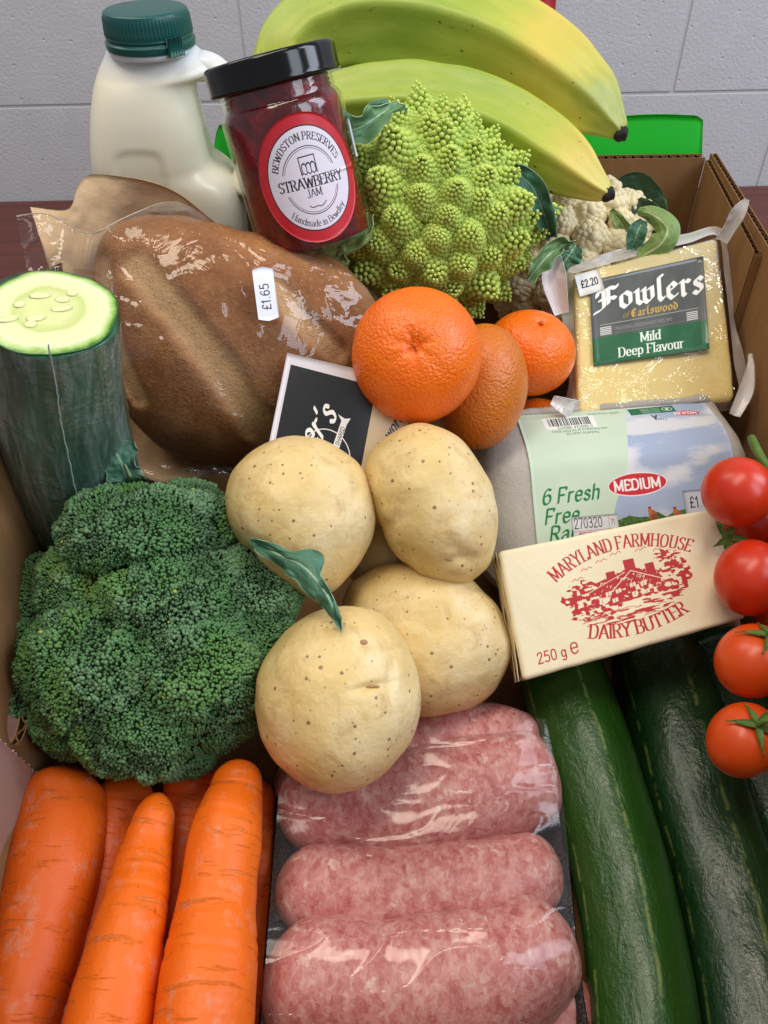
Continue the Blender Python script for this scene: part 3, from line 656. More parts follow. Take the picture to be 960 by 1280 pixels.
# stations from pixels: y, left px, right px
stn = [(52, 136, 234), (62, 131, 243), (73, 127, 256), (84, 122, 267), (93, 119, 266), (102, 117, 248), (116, 115, 243), (140, 114, 247), (165, 115, 253), (190, 117, 259), (205, 119, 266), (222, 121, 288), (245, 124, 300), (290, 131, 306)]
zs, xl_, xr_ = [], [], []
for y, l, r_ in stn:
    pl, pr = hp(l, y), hp(r_, y); zs.append((pl[1] + pr[1]) / 2); xl_.append(pl[0]); xr_.append(pr[0])
zs = [zs[0] + .5] + zs + [8, 1.2, .5]; xl_ = [xl_[0] + .2] + xl_ + [xl_[-1], xl_[-1] + .1, xl_[-1] + 1]; xr_ = [xr_[0] - .2] + xr_ + [xr_[-1] - .2, xr_[-1] - .3, xr_[-1] - 1.2]
K = 120; q = cr(np.stack([zs, xl_, xr_], 1), K); nph = 96; ph = np.linspace(0, 2 * pi, nph, endpoint=False); rows = []
for zz, l, r_ in q:
    cx, hw = (l + r_) / 2, (r_ - l) / 2; dep = min(((bx - .2) - l) * .95, 4.0); e = 2.0 + 1.3 * smooth(zs[1] - zz, .3, 6); c, s_ = np.cos(ph), np.sin(ph)
    rr = (np.abs(c) ** e + np.abs(s_) ** e) ** (-1 / e)
    x = cx + hw * rr * c; y = by + dep * rr * s_
    # embossed panel line on the front
    rows.append(np.stack([x, y, np.full(nph, zz)], 1))
rows = np.array(rows)
xx, zc = hp(186, 190)
dx = (rows[..., 0] - xx) / 1.55; dz = (rows[..., 2] - (zc - 1.0)) / 2.0; dd = (np.abs(dx) ** 5 + np.abs(dz) ** 5) ** .2
rows[..., 1] += np.where(rows[..., 1] < by, .10 * (1 - smooth(dd, .86, 1.0)), 0)
V, F = closed(rows, rows[0].mean(0), rows[-1].mean(0)); mesh("bottle_body", V, F, mmilk, mb)
hpth = [(235, 86, .9), (256, 86, .8), (272, 91, .66), (285, 104, .52), (294, 130, .46), (300, 165, .46), (305, 195, .5), (306, 222, .8), (300, 245, 1.1)]
V, F, st = tube([(hp(x, y)[0], by, hp(x, y)[1]) for x, y, r_ in hpth], [r_ * 1.0 for *_, r_ in hpth], 40, 90, cap=(.6, .6), up=(0, -1, 0), squash=1.25)
mesh("handle", V, F, mmilk, mb)
# screw cap
a = M("dark green plastic cap", '#08504c', .32, .5); mcap = a.m
ct = hp(181, 15); cb = hp(184, 50); cxx = (hp(129, 45)[0] + hp(239, 45)[0]) / 2; R0 = (hp(239, 45)[0] - hp(129, 45)[0]) / 2 * .985
H0 = ct[1] - cb[1] + .55
nph = 360; ph = np.linspace(0, 2 * pi, nph, endpoint=False)
prof = [(0, 1.0), (.02, 1.03), (.20, 1.045), (.24, 1.0), (.27, .985), (.30, 1.0), (.33, 1.01), (.36, 1.0), (.90, .97), (.96, .955), (1.0, .90), (1.01, .84)]
rows = []
for h, r_ in [(np.interp(s, np.linspace(0, 1, len(prof)), [p[0] for p in prof]), np.interp(s, np.linspace(0, 1, len(prof)), [p[1] for p in prof])) for s in np.linspace(0, 1, 60)]:
    rib = np.where((h > .36) & (h < .88), .022 * (np.sin(ph * 72) > -.1), 0)
    rr = R0 * (r_ + rib); rows.append(np.stack([cxx + rr * np.cos(ph), by + rr * np.sin(ph), np.full(nph, cb[1] - .45 + H0 * h)], 1))
rows = np.array(rows); V, F = closed(rows, rows[0].mean(0), rows[-1].mean(0) - [0, 0, .02]); cp = mesh("cap", V, F, mcap, mb)
ph = np.linspace(-1.02, -.66, 30); G = np.array([[[cxx + R0 * (1.075 + .015 * (np.sin(p * 90) > 0)) * cos(p), by + R0 * (1.075 + .015 * (np.sin(p * 90) > 0)) * sin(p), cb[1] - .55 + hh_] for p in ph] for hh_ in (0, .4, .95)])
V, F = thick(G.reshape(-1, 3), 3, 30, .12); mesh("tamper_tab", V, F, mcap, cp)
ph = np.linspace(0, 2 * pi, 60, endpoint=False)
rows = np.array([[[cxx + r_ * cos(p), by + r_ * sin(p), z_] for p in ph] for r_, z_ in ((R0 * .98, cb[1] - .75), (R0 * .99, cb[1] - .5), (R0 * .9, cb[1] - .3))])
V, F = closed(rows, rows[0].mean(0), rows[-1].mean(0)); mesh("neck_ring", V, F, mmilk, mb)

# ------------------------------------------------------------------ jam jar
O = P(370, 203, 41.0); Mx = VF(365, 203) @ rotm('z', 13.5) @ rotm('x', 4)
jar = thing("jam_jar", "glass jar of dark red strawberry jam with black lid, leaning on the bread", "jar", O)
def lathe(prof, n=96, wob=None):
    ph = np.linspace(0, 2 * pi, n, endpoint=False); rows = np.array([[[r_ * cos(p), y * .91, r_ * sin(p)] for p in ph] for r_, y in prof]); L = rows
    W = L @ Mx.T + O; V, F = closed(W, W[0].mean(0), W[-1].mean(0)); return V, F
RJ = 3.12
jp = [(2.6, -4.72), (2.95, -4.7), (3.1, -4.5), (3.13, -4.2), (3.1, -3.9), (3.12, -3.6)] + [(RJ, y) for y in np.linspace(-3.4, 2.6, 14)] + [(3.08, 2.85), (2.95, 3.1), (2.82, 3.25), (2.88, 3.38), (2.8, 3.5), (2.87, 3.62), (2.78, 3.75), (2.86, 3.88), (2.76, 4.0), (2.76, 4.3)]
gm = film_mat("jar glass", (.97, .98, .97), 1.05, .0, .012, .1, scale=.35, crease=False, base_fac=.0, bd=.002)
V, F = lathe(jp); mesh("glass", V, F, gm, jar)
a = M("strawberry jam", rough=.18, spec=.5); co = a.co('obj'); n = a.noise(co, .9, 4, .6, .8)
a.set('Base Color', a.ramp(n, [(.35, '#52040a'), (.55, '#7c0814'), (.72, '#a81220')])).set('Subsurface Weight', .25).set('Subsurface Radius', (.01, .001, .001)).nb(n, .0015, .5)
V, F = lathe([(max(r_ - .2, .4), y + (.55 if i == 0 else .0)) for i, (r_, y) in enumerate(jp) if y > -4.25 or i == 0]); mesh("jam", V, F, a.m, jar)
a = M("black metal lid", '#040405', .13, .45); V, F = lathe([(2.9, 3.98), (3.26, 3.96), (3.33, 4.05), (3.3, 4.15), (3.27, 4.3), (3.27, 5.15), (3.24, 5.3), (3.14, 5.4), (2.95, 5.42), (2.9, 5.36), (2.7, 5.34)], 128); mesh("lid", V, F, a.m, jar)
# label
cv = Canvas(1000, 1000, '#c4202e')
cv.ellipse(500, 500, 408, 408, '#2a1c22'); cv.ellipse(500, 500, 398, 398, '#e6e0ee')
cv.ellipse(500, 510, 262, 262, '#2b2b33', 7, a0=18, a1=162); cv.ellipse(500, 510, 262, 262, '#2b2b33', 7, a0=198, a1=342)
cv.ellipse(500, 510, 246, 246, '#2b2b33', 4, a0=20, a1=160); cv.ellipse(500, 510, 246, 246, '#2b2b33', 4, a0=200, a1=340)
cv.text("BEWDSTON PRESERVES", 500, 505, 56, SERIFB, '#1e1e26', arc=(305, -90))
cv.text("Handmade in Bewdley", 500, 500, 52, SERIF, '#3a3a48', arc=(372, 90), flip=True)
cv.text("STRAWBERRY", 500, 560, 80, SERIFB, '#1c1c24', align='c', ang=1)
cv.text("JAM", 500, 636, 62, SERIF, '#1c1c24', align='c')
cv.line([(425, 450), (425, 322), (575, 322), (575, 450)], 9, '#1c1c24')
for k in range(3): cv.ellipse(460 + 42 * k, 410, 22, 36, '#1c1c24', 8, a0=0, a1=180); cv.line([(438 + 42 * k, 410), (438 + 42 * k, 448)], 8, '#1c1c24')
cv.line([(565, 410), (565, 448)], 8, '#1c1c24')
cv.line([(425, 458), (445, 446), (465, 458), (485, 446), (505, 458), (525, 446), (545, 458), (565, 446), (578, 456)], 8, '#1c1c24', True)
cv.line([(425, 700), (455, 716), (500, 712), (545, 718), (590, 690)], 7, '#1c1c24', True)
lm = print_mat("jam label", cv, .35, .5, Coat_Weight=.3)
RL = 2.62
def jl(u, v):       # polar grid: u radius, v angle
    x = u * np.cos(v) * RL; y = u * np.sin(v) * RL * 1.12; a_ = (x + .50) / (RJ + .03)
    L = np.stack([(RJ + .03) * np.sin(a_), y - .66, (RJ + .03) * np.cos(a_)], -1); return L @ Mx.T + O
u, v = np.meshgrid(np.linspace(.001, 1, 24), np.linspace(0, 2 * pi, 97), indexing='ij')
V, F = thick(jl(u, v).reshape(-1, 3), 24, 97, .02); uv = np.stack([.5 + .5 * u * np.cos(v), .5 + .5 * u * np.sin(v)], -1).reshape(-1, 2)
mesh("label", V, F, lm, jar, uv=np.concatenate([uv, uv]))
def jl2(u, v):
    a_ = 1.27 + .42 * u; L = np.stack([(RJ + .03) * np.sin(a_), 1.35 - 1.75 * (1 - v) * 1.0, (RJ + .03) * np.cos(a_)], -1); return L @ Mx.T + O
patch("seal_sticker", jl2, 10, 8, M("white sticker", '#d9dde6', .5).m, jar)

# ------------------------------------------------------------------ bananas
def banana_mat(name, flip=0.0):
    a = M(name, rough=.42, spec=.45)
    sp = a.sep(a.co('st')); L = sp[2]; co = a.co('st', (1, 1, .25)); n = a.noise(co, .45, 3, .5); f = a.noise(co, 2.5, 4, .6)
    q = a.math('ADD', a.math('MULTIPLY', L, 1 / 26.0), a.math('MULTIPLY', a.math('SUBTRACT', n, .5), .45))
    c = a.ramp(q, [(.0, '#b4bb45'), (.2, '#9bb044'), (.42, '#8fa83e'), (.62, '#adb746'), (.76, '#d2bd55'), (.9, '#c4bc52'), (.97, '#9aa54c')])
    c = a.mix(a.math('MULTIPLY', a.ramp(f, [(.4, 0), (.75, 1)]), .2), c, '#d6ce6a')
    sp_ = a.vor(a.co('st', (1, 1, .6)), .9); mk = a.ramp(sp_, [(.04, 1), (.085, 0)])
    ns = a.noise(a.co('st', (3, 3, .6)), 1.2, 3, .6, 1.0); sc = a.ramp(ns, [(.68, 0), (.74, 1)])
    c = a.mix(a.math('MULTIPLY', a.math('MAXIMUM', mk, sc), .75), c, '#4e3a1c')
    a.set('Base Color', c).nb(f, .0004, .4); return a.m
bmat = banana_mat("greenish yellow banana skin"); mtip = M("dried black tip", '#1d1712', .8).m
bun = thing("banana_bunch", "bunch of green-yellow bananas lying across the back of the box behind the jar", "bananas", P(500, 100, 48))
pent = lambda ph: .88 + .15 * np.clip(np.cos(2.5 * (ph - .25)), -1, 1) ** 8 + .03 * np.cos(5 * (ph - .25))
def banana(pts, rpx, name="banana"):
    p = pathP(pts); rr = [r_ * q[2] / 1000 for r_, q in zip(rpx, pts)]
    def disp(ph, s, st, r): return .10 * fbm(st * .35, 2, 5) * smooth(r, .3, 1.5)
    V, F, st = tube(p, rr, 72, 130, cap=(1.6, .25), cross=pent, disp=disp)
    b = mesh(name, V, F, bmat, bun, st=st)
    e = p[-1]; d = nrm(p[-1] - p[-2]); side = nrm(np.cross(d, Fv))
    V, F, st = tube([e - d * .35, e + d * .1, e + d * .3 + side * .1], [rr[-1] * .98, rr[-1] * .9, rr[-1] * .62], 20, 16, cap=(.1, .08), disp=lambda ph, s, st, r: .12 * fbm(st * 3.5, 2, 9))
    mesh("tip", V, F, mtip, b); return b
banana([(352, 120, 50), (366, 62, 50), (432, 28, 50), (520, 26, 49.5), (610, 50, 49), (680, 88, 48.5), (735, 128, 48), (768, 158, 47.5), (778, 168, 47.3)], [34, 44, 56, 61, 60, 54, 41, 18, 9])
banana([(380, 190, 49), (405, 145, 49), (470, 130, 48.5), (550, 134, 48), (630, 160, 47.5), (695, 200, 47), (742, 232, 46.5), (762, 243, 46.3)], [30, 38, 45, 46, 46, 42, 20, 9])
banana([(330, 150, 54), (350, 78, 54), (395, 30, 54), (470, 0, 54), (560, -10, 54), (640, 5, 54)], [26, 34, 40, 40, 36, 20])

# ------------------------------------------------------------------ romanesco
def leaf(name, pts, wpx, mat, parent, ruff=.12, curl=0.0, nu=40, nv=22, lob=0.0, side=None, seed=0, fine=.05):
    """midrib pixels (x,y,t), half widths in px; curl lifts the edges"""
    mid = cr(pathP(pts), nu); T = nrm(np.gradient(mid, axis=0)); wd = np.maximum(cr([w_ * q[2] / 1000 for w_, q in zip(wpx, pts)], nu)[:, 0], .02)
    zz = nrm(-ray(pts[len(pts) // 2][0], pts[len(pts) // 2][1])) if side is None else nrm(np.array(side, float))
    B = nrm(np.cross(T, zz)); N = np.cross(B, T); v = np.linspace(-1, 1, nv)
    s = np.linspace(0, 1, nu)[:, None]; lb = 1 + lob * vn(np.stack([s * 7 + 0 * v, np.sign(v)[None] * 3 + 0 * s, 0 * s + 0 * v + seed], -1), seed)
    off = v[None] * wd[:, None] * lb
    h = curl * wd[:, None] * np.abs(v[None]) ** 1.6 + ruff * np.abs(v[None]) ** 1.5 * vn(np.stack([s * 9 + 0 * v, v[None] * 1.5 + 0 * s, 0 * s + 0 * v + seed * 7.7], -1), seed + 3) * 1.6
    h = h + fine * vn(np.stack([s * 14 + 0 * v, v[None] * 6 + 0 * s, 0 * s + 0 * v], -1), seed + 9)
    G = mid[:, None] + off[..., None] * B[:, None] + h[..., None] * N[:, None]
    V, F = thick(G.reshape(-1, 3), nu, nv, .045)
    st = np.stack([np.repeat(v[None], nu, 0), np.repeat(s, nv, 1), 0 * off], -1).reshape(-1, 3)
    return mesh(name, V, F, mat, parent, st=np.concatenate([st, st]))
def leaf_mat(name, c1, c2, vein, vs=1.0):
    a = M(name, rough=.5, spec=.4); x, y, _ = a.sep(a.co('st')); ax = a.math('ABSOLUTE', x)
    mid_ = a.ramp(ax, [(.03, 1), (.09, 0)])
    v = a.math('ABSOLUTE', a.math('SINE', a.math('MULTIPLY', a.math('SUBTRACT', y, a.math('MULTIPLY', ax, .16)), 26.0)))
    ve = a.math('MULTIPLY', a.ramp(v, [(.0, 1), (.12, 0)]), a.ramp(ax, [(.3, .7), (.95, .15)]))
    n = a.noise(a.co('obj'), 1.5, 4); c = a.mix(n, c1, c2)
    edge = a.ramp(ax, [(.93, 0), (1.0, .6)])
    a.set('Base Color', a.mix(a.math('MAXIMUM', a.math('MULTIPLY', a.math('MAXIMUM', mid_, ve), .8), edge), c, vein)).nb(a.math('SUBTRACT', n, ve), .0006, .6)
    return a.m
mleafb = leaf_mat("blue green leaf", '#35604a', '#528267', '#a3bd9c')
mleafp = leaf_mat("pale green leaf", '#5f7f3c', '#86a05c', '#c3cfa0')
mleafd = leaf_mat("dark leaf", '#14301a', '#1f4425', '#4c6b45')

a = M("lime green floret", rough=.5, spec=.35)
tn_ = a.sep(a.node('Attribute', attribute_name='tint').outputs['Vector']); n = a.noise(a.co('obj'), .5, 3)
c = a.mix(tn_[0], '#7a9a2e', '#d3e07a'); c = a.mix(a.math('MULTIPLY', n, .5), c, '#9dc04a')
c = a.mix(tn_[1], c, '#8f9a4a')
a.set('Base Color', c).set('Subsurface Weight', .25).set('Subsurface Radius', (.004, .006, .001)).set('Subsurface Scale', .5)
mrom = a.m
rom = thing("romanesco", "lime green romanesco head with spiky spiral florets, behind the orange and beside the jam", "romanesco", P(550, 275, 46))
outl = [(432, 170), (455, 150), (490, 140), (530, 150), (565, 150), (590, 172), (622, 195), (650, 230), (664, 262), (664, 300), (645, 340), (618, 368), (590, 392), (555, 382), (500, 368), (450, 350), (418, 310), (410, 250), (418, 200)]
RC, RM = P(548, 268, 46.5), VF(548, 268)
V, F, st = blob(548, 268, 46.5, [(548 + (x - 548) * .84, 268 + (y - 268) * .84) for x, y in outl], 3.6, 4, 40, 70)
mesh("core", V, F, M("dark green core", '#4a6420', .7).m, rom)
Q = np.array([P(x, y, 46.5) for x, y in outl]) - RC; qa = np.arctan2(Q @ RM[:, 1], Q @ RM[:, 0]); qr = np.hypot(Q @ RM[:, 1], Q @ RM[:, 0]); k_ = np.argsort(qa); qa, qr = qa[k_], qr[k_]
qa = np.r_[qa[-1] - 2 * pi, qa, qa[0] + 2 * pi]; qr = np.r_[qr[-1], qr, qr[0]]
NF = 72; Cs, Rs, Ns, Cl = [], [], [], []
tip_dir = nrm(np.array([.12, .45, 1.0]))
for i in range(NF):
    zf = 1 - (i + .5) / NF * 1.25; th = math.acos(max(-1, min(1, zf))); ph = i * 2.399963 + .25 * rng.randn() * .25
    pr = ((ph + pi) % (2 * pi)) - pi; R = np.interp(pr, qa, qr) * .86
    p = np.array([R * sin(th) * cos(pr), R * sin(th) * sin(pr), 4.1 * cos(th)]) + rng.normal(0, .10, 3)
    nn = nrm(nrm(p * [1, 1, 1.3]) * 1.0 + tip_dir * .35 + np.array([0, .15, 0])); fr_ = rng.uniform(.95, 1.3) * (.86 + .25 * sin(th)); hgt = fr_ * rng.uniform(1.6, 2.05)
    ax1 = nrm(np.cross(nn, [.3, .8, .1])); ax2 = np.cross(nn, ax1); nb_ = 120; sp0 = rng.uniform(0, 6)
    for j in range(nb_):
        f = (j + .5) / nb_; sq_ = (1 - f) ** .5; rad = fr_ * sq_ * (1 + .12 * sq_ * (1 - sq_)); hh_ = hgt * (1 - sq_) - .38
        an = j * 2.399963 * (1) + sp0; d = ax1 * cos(an) + ax2 * sin(an)
        rb = fr_ * (.20 * (1 - f) ** .5 + .05); q0 = p + d * rad + nn * hh_; nq = nrm(d * .8 + nn * .7)
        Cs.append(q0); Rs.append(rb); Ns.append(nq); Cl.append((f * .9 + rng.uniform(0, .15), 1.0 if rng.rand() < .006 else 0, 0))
        if f < .35:
            b1 = nrm(np.cross(nq, [.1, .3, .9])); b2 = np.cross(nq, b1)
            for m_ in range(9):
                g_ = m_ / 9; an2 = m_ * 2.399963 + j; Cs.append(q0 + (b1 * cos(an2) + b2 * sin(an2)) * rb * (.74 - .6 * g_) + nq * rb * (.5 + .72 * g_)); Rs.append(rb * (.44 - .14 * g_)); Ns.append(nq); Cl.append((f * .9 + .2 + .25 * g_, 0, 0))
    for j in range(14):   # filler inside
        f = j / 14; Cs.append(p + nn * (hgt * f * .86 - .75)); Rs.append(fr_ * (.84 * (1 - f) + .04)); Ns.append(nn); Cl.append((f * .5, 0, 0))
Cs, Rs, Ns, Cl = np.array(Cs), np.array(Rs), np.array(Ns), np.array(Cl)
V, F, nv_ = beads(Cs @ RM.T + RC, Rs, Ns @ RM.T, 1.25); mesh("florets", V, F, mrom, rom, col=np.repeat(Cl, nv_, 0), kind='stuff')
# pale cut spot
V, F, st = blob(640, 250, 43.0, [(640 + 13 * cos(q), 250 + 11 * sin(q)) for q in np.linspace(0, 6.2, 12)], .35, .9, 16, 24); mesh("cut_floret", V, F, M("white cut flesh", '#c9dca0', .5).m, rom)
leaf("leaf", [(398, 200, 42.2), (425, 172, 41.6), (462, 152, 41.6), (497, 128, 42.2)], [8, 20, 14, 6], leaf_mat("frilly romanesco leaf", '#4f7a52', '#6d9668', '#b7c9a6'), rom, ruff=.5, curl=.6, lob=.5, seed=3)
leaf("leaf", [(440, 175, 44), (462, 145, 43.6), (490, 133, 43.6), (508, 140, 43.5)], [5, 12, 9, 3], mleafb, rom, ruff=.4, curl=-.7, lob=.5, seed=5)
leaf("leaf", [(688, 296, 46), (678, 262, 44.2), (664, 232, 43.4), (640, 212, 43.4)], [6, 12, 13, 9], leaf_mat("teal leaf", '#2e5c50', '#477a66', '#9db89a'), rom, ruff=.35, curl=.9, lob=.2, seed=8)
leaf("leaf", [(670, 240, 46.6), (682, 262, 46.4), (690, 290, 46.6)], [8, 12, 5], mleafb, rom, ruff=.3, curl=-.6, lob=.4, seed=12)
leaf("leaf", [(660, 350, 45.4), (680, 325, 45), (700, 308, 45), (716, 304, 45)], [6, 12, 10, 4], leaf_mat("sage leaf", '#4d7a4e', '#719a68', '#b9c9a4'), rom, ruff=.4, curl=.9, lob=.5, seed=14)
V, F, st = tube(pathP([(330, 335, 44.5), (395, 318, 43.4), (440, 300, 42.9), (465, 290, 43.2)]), [.75, .7, .6, .35], 24, 50, cap=(.4, .3)); a = M("pale green stalk", '#8fa568', .4, .5); a.set('Subsurface Weight', .2); mesh("leaf_stalk", V, F, a.m, rom)
leaf("leaf", [(405, 322, 43.2), (425, 300, 42.4), (448, 292, 42.2), (462, 270, 42.4)], [6, 13, 12, 4], mleafp, rom, ruff=.35, curl=.6, lob=.3, seed=21)
leaf("leaf", [(376, 340, 43.5), (410, 322, 43.0), (436, 330, 43.0)], [12, 16, 4], mleafp, rom, ruff=.3, curl=.5, seed=23)

# ------------------------------------------------------------------ cauliflower
a = M("cream curd", rough=.55, spec=.3); n = a.noise(a.co('obj'), .6, 4, .6); t2 = a.sep(a.node('Attribute', attribute_name='tint').outputs['Vector'])[0]
a.set('Base Color', a.mix(n, '#dccb9f', '#f0e4c2')).set('Subsurface Weight', .3).set('Subsurface Radius', (.006, .004, .002)).nb(a.noise(a.co('obj'), 9, 3, .6), .0006, .5)
cau = thing("cauliflower", "cream cauliflower with green leaves, half hidden between romanesco and cheese", "cauliflower", P(710, 320, 52))
CC, CM = P(712, 325, 55), VF(700, 335)
Cs, Rs, Ns = [], [], []
for i in range(64):
    zf = 1 - (i + .5) / 64 * 1.15; th = math.acos(max(-1, zf)); ph = i * 2.399963
    p = np.array([5.4 * sin(th) * cos(ph), 4.6 * sin(th) * sin(ph), 4.2 * cos(th)]); n0 = nrm(p); fr_ = rng.uniform(.9, 1.25)
    ax1 = nrm(np.cross(n0, [.3, .8, .1])); ax2 = np.cross(n0, ax1)
    for j in range(64):
        z_ = 1 - (j + .5) / 64 * 1.0; a_ = math.acos(z_); an = j * 2.399963 + i; d = n0 * cos(a_) + (ax1 * cos(an) + ax2 * sin(an)) * sin(a_)
        Cs.append(p + d * fr_ * .80 * (1 + .05 * rng.randn())); Rs.append(rng.uniform(.24, .36)); Ns.append(d)
    Cs.append(p); Rs.append(fr_ * .93); Ns.append(n0)
V, F, nv_ = beads(np.array(Cs) @ CM.T + CC, Rs, ico=ICO1, jit=1); mesh("curd", V, F, a.m, cau, kind='stuff')
V, F, st = blob(712, 325, 55, [(712 + 88 * cos(q), 325 + 76 * sin(q)) for q in np.linspace(0, 6.2, 20)], 4, 5, 24, 40); mesh("core", V, F, a.m, cau)
leaf("leaf", [(800, 322, 51), (788, 298, 50.4), (774, 276, 50), (764, 262, 50)], [8, 10, 7, 3], mleafp, cau, ruff=.1, curl=.5, seed=31)
leaf("leaf", [(822, 310, 51.5), (814, 290, 51), (806, 268, 51), (796, 250, 51)], [6, 20, 18, 6], mleafd, cau, ruff=.2, curl=.3, seed=33)
leaf("leaf", [(766, 240, 52.5), (790, 240, 52.5), (815, 255, 52.5), (832, 272, 52.5)], [10, 24, 18, 4], mleafd, cau, ruff=.2, curl=.2, seed=35)
leaf("leaf", [(800, 322, 49), (826, 305, 48.2), (834, 285, 48), (815, 268, 48.4), (798, 264, 48.8)], [10, 15, 14, 10, 4], mleafp, cau, ruff=.05, curl=-.7, seed=37)
leaf("leaf", [(792, 312, 49.5), (796, 292, 49), (804, 276, 49)], [8, 12, 5], mleafb, cau, ruff=.2, curl=.6, seed=38)
leaf("leaf", [(700, 335, 46.8), (712, 318, 46.5), (720, 306, 46.6)], [8, 13, 5], mleafb, cau, ruff=.2, curl=.4, lob=.4, seed=41)

# ------------------------------------------------------------------ oranges
def orange_mat(name, c1, c2, rough=.34):
    a = M(name, rough=rough, spec=.5); co = a.co('obj'); n = a.noise(co, .6, 3, .5); v = a.vor(co, 7.5, 'SMOOTH_F1'); nz = a.noise(co, 7, 2, .5)
    p = a.ramp(v, [(.0, 0), (.55, 1)]); b1 = a.bump(a.math('ADD', p, a.math('MULTIPLY', nz, .7)), .0004, .85)
    c = a.mix(n, c1, c2); dots = a.ramp(a.vor(co, 7.5), [(.05, .35), (.2, 0)]); a.set('Base Color', a.mix(dots, c, '#b33c02'))
    a.set('Normal', b1).set('Subsurface Weight', .12).set('Subsurface Radius', (.005, .002, .0005)).set('Coat Weight', .08).set('Coat Roughness', .2); return a.m
mo1 = orange_mat("bright orange peel", '#f26404', '#f67a0a'); mo2 = orange_mat("dull orange peel", '#d2690c', '#c27320', .42)
def orange(cx, cy, rx, ry, t, mat, label, dimple=None, ang=0):
    ol = [(cx + rx * cos(q) * cos(ang) - ry * sin(q) * sin(ang), cy + rx * cos(q) * sin(ang) + ry * sin(q) * cos(ang)) for q in np.linspace(0, 2 * pi, 48, endpoint=False)]
    th = thing("orange", label, "orange", P(cx, cy, t), "oranges in the middle of the box")
    rr = (rx + ry) / 2 * t / 1000
    dv = None
    if dimple is not None:
        d0 = np.array([(dimple[0] - cx) * t / 1000, -(dimple[1] - cy) * t / 1000, 0]); d0[2] = math.sqrt(max(rr * rr * .85 - d0 @ d0, .1)); dv = nrm(d0)
    def disp(L):
        u = nrm(L); k = 1 + .012 * fbm(u * 1.6 + cx, 3, 3)[..., None]
        if dv is not None:
            a_ = np.arccos(np.clip(u @ dv, -1, 1)); k = k - (.11 * np.exp(-(a_ / .16) ** 2) + (.06 * np.exp(-(a_ / .5) ** 2)) * (1 + .18 * np.sin(7 * np.arctan2(u[..., 1] - dv[1], u[..., 0] - dv[0]))))[..., None]
        return L * k
    V, F, st = blob(cx, cy, t, ol, rr * .92, rr * .92, 100, 140, 1, disp)
    mesh("peel", V, F, mat, th)
    if dimple is not None:
        c = P(cx, cy, t) + VF(cx, cy) @ (dv * rr * .83); V, F, _ = beads([c], .13, ico=ICO1); mesh("navel", V, F, M("dry navel", '#c05a10', .8).m, th)
    return th
orange(521, 445, 81, 85, 38, mo1, "largest bright orange, dimple facing up, touching the black and white bag card", (518, 432))
orange(602, 484, 57, 79, 41.5, mo2, "dull brownish orange tucked behind the largest orange", None, .12)
orange(662, 441, 57, 54, 45, mo1, "bright orange against the left edge of the cheese pack", (676, 402))
orange(672, 534, 45, 36, 47.5, mo1, "mostly hidden orange just showing above the egg box lid", None)

# ------------------------------------------------------------------ bread in its bag
LT = 43.5
def l2(px, py, t=39.5): return ((P(px, py, t) - P(290, 425, LT)) @ VF(290, 425))
lout = [(138, 300), (165, 282), (205, 276), (250, 280), (300, 292), (345, 302), (400, 318), (440, 340), (470, 374), (492, 430), (485, 490), (440, 540), (385, 568), (330, 585), (280, 583), (235, 575), (200, 560), (165, 520), (140, 470), (128, 420), (122, 370), (126, 330)]
SL = [((178, 338), (262, 440), (335, 550), .85), ((345, 360), (385, 410), (425, 440), .62), ((130, 330), (140, 420), (170, 500), .5)]
def slash(L):
    m = np.zeros(L.shape[:-1])
    for a_, b_, c_, w_ in SL:
        p = cr([l2(*a_)[:2], l2(*b_)[:2], l2(*c_)[:2]], 24); d = np.full(m.shape, 1e9)
        for q in p: d = np.minimum(d, np.hypot(L[..., 0] - q[0], L[..., 1] - q[1]))
        m = np.maximum(m, np.exp(-((d + .10 * vn(L * 1.3, 3)) / w_) ** 4) * (L[..., 2] > 0))
    return m
def ldisp(L):
    m = slash(L); k = 1 + .02 * fbm(L * .3, 3, 2); L2 = L * k[..., None]; L2[..., 2] -= .45 * m; return L2
V, F, lst = blob(290, 425, LT, lout, 5.3, 6, 150, 220, 3, ldisp, .9)
a = M("brown loaf crust", rough=.55, spec=.3); co = a.co('obj'); n = a.noise(co, .5, 5, .65); f = a.noise(co, 4, 4, .7); tv = a.sep(a.node('Attribute', attribute_name='tint').outputs['Vector'])
c = a.ramp(n, [(.3, '#8a5428'), (.5, '#a0683a'), (.7, '#b47e4e')]); c = a.mix(a.math('MULTIPLY', tv[0], .95), c, a.mix(f, '#d8a26c', '#eccb9c'))
c = a.mix(a.math('MULTIPLY', tv[1], .6), c, '#9c6c3e'); c = a.mix(a.ramp(f, [(.52, 0), (.72, .45)]), c, '#c39a6a'); c = a.mix(a.ramp(a.noise(co, 9, 3, .7), [(.52, 0), (.7, .45)]), c, '#5a3316')
a.set('Base Color', c).nb(a.math('ADD', f, a.noise(co, 9, 3, .7)), .0012, .8)
mt_ = slash(lst); print('slash', mt_.max(), (mt_ > .5).mean(), l2(178, 338), l2(335, 550), lst.min(0), lst.max(0)); edge_ = smooth(np.hypot(lst[:, 0] / 8, lst[:, 1] / 7), .75, 1.0)
loaf = mesh("bread_loaf", V, F, a.m, col=np.stack([mt_, edge_, 0 * mt_], 1), loc=P(290, 425, LT))
tag(loaf, "brown crusty slashed loaf inside a clear bag, right of the cut cucumber", "bread")
bag = thing("bread_bag", "clear film and brown paper bread bag around the loaf, open corner at upper left", "bag", P(290, 425, LT))
samp = envelope([V], 0, 520, 200, 640, 5, 3, 5, lambda x, y: 44.0 + 0 * x - (y - 300) * .008)
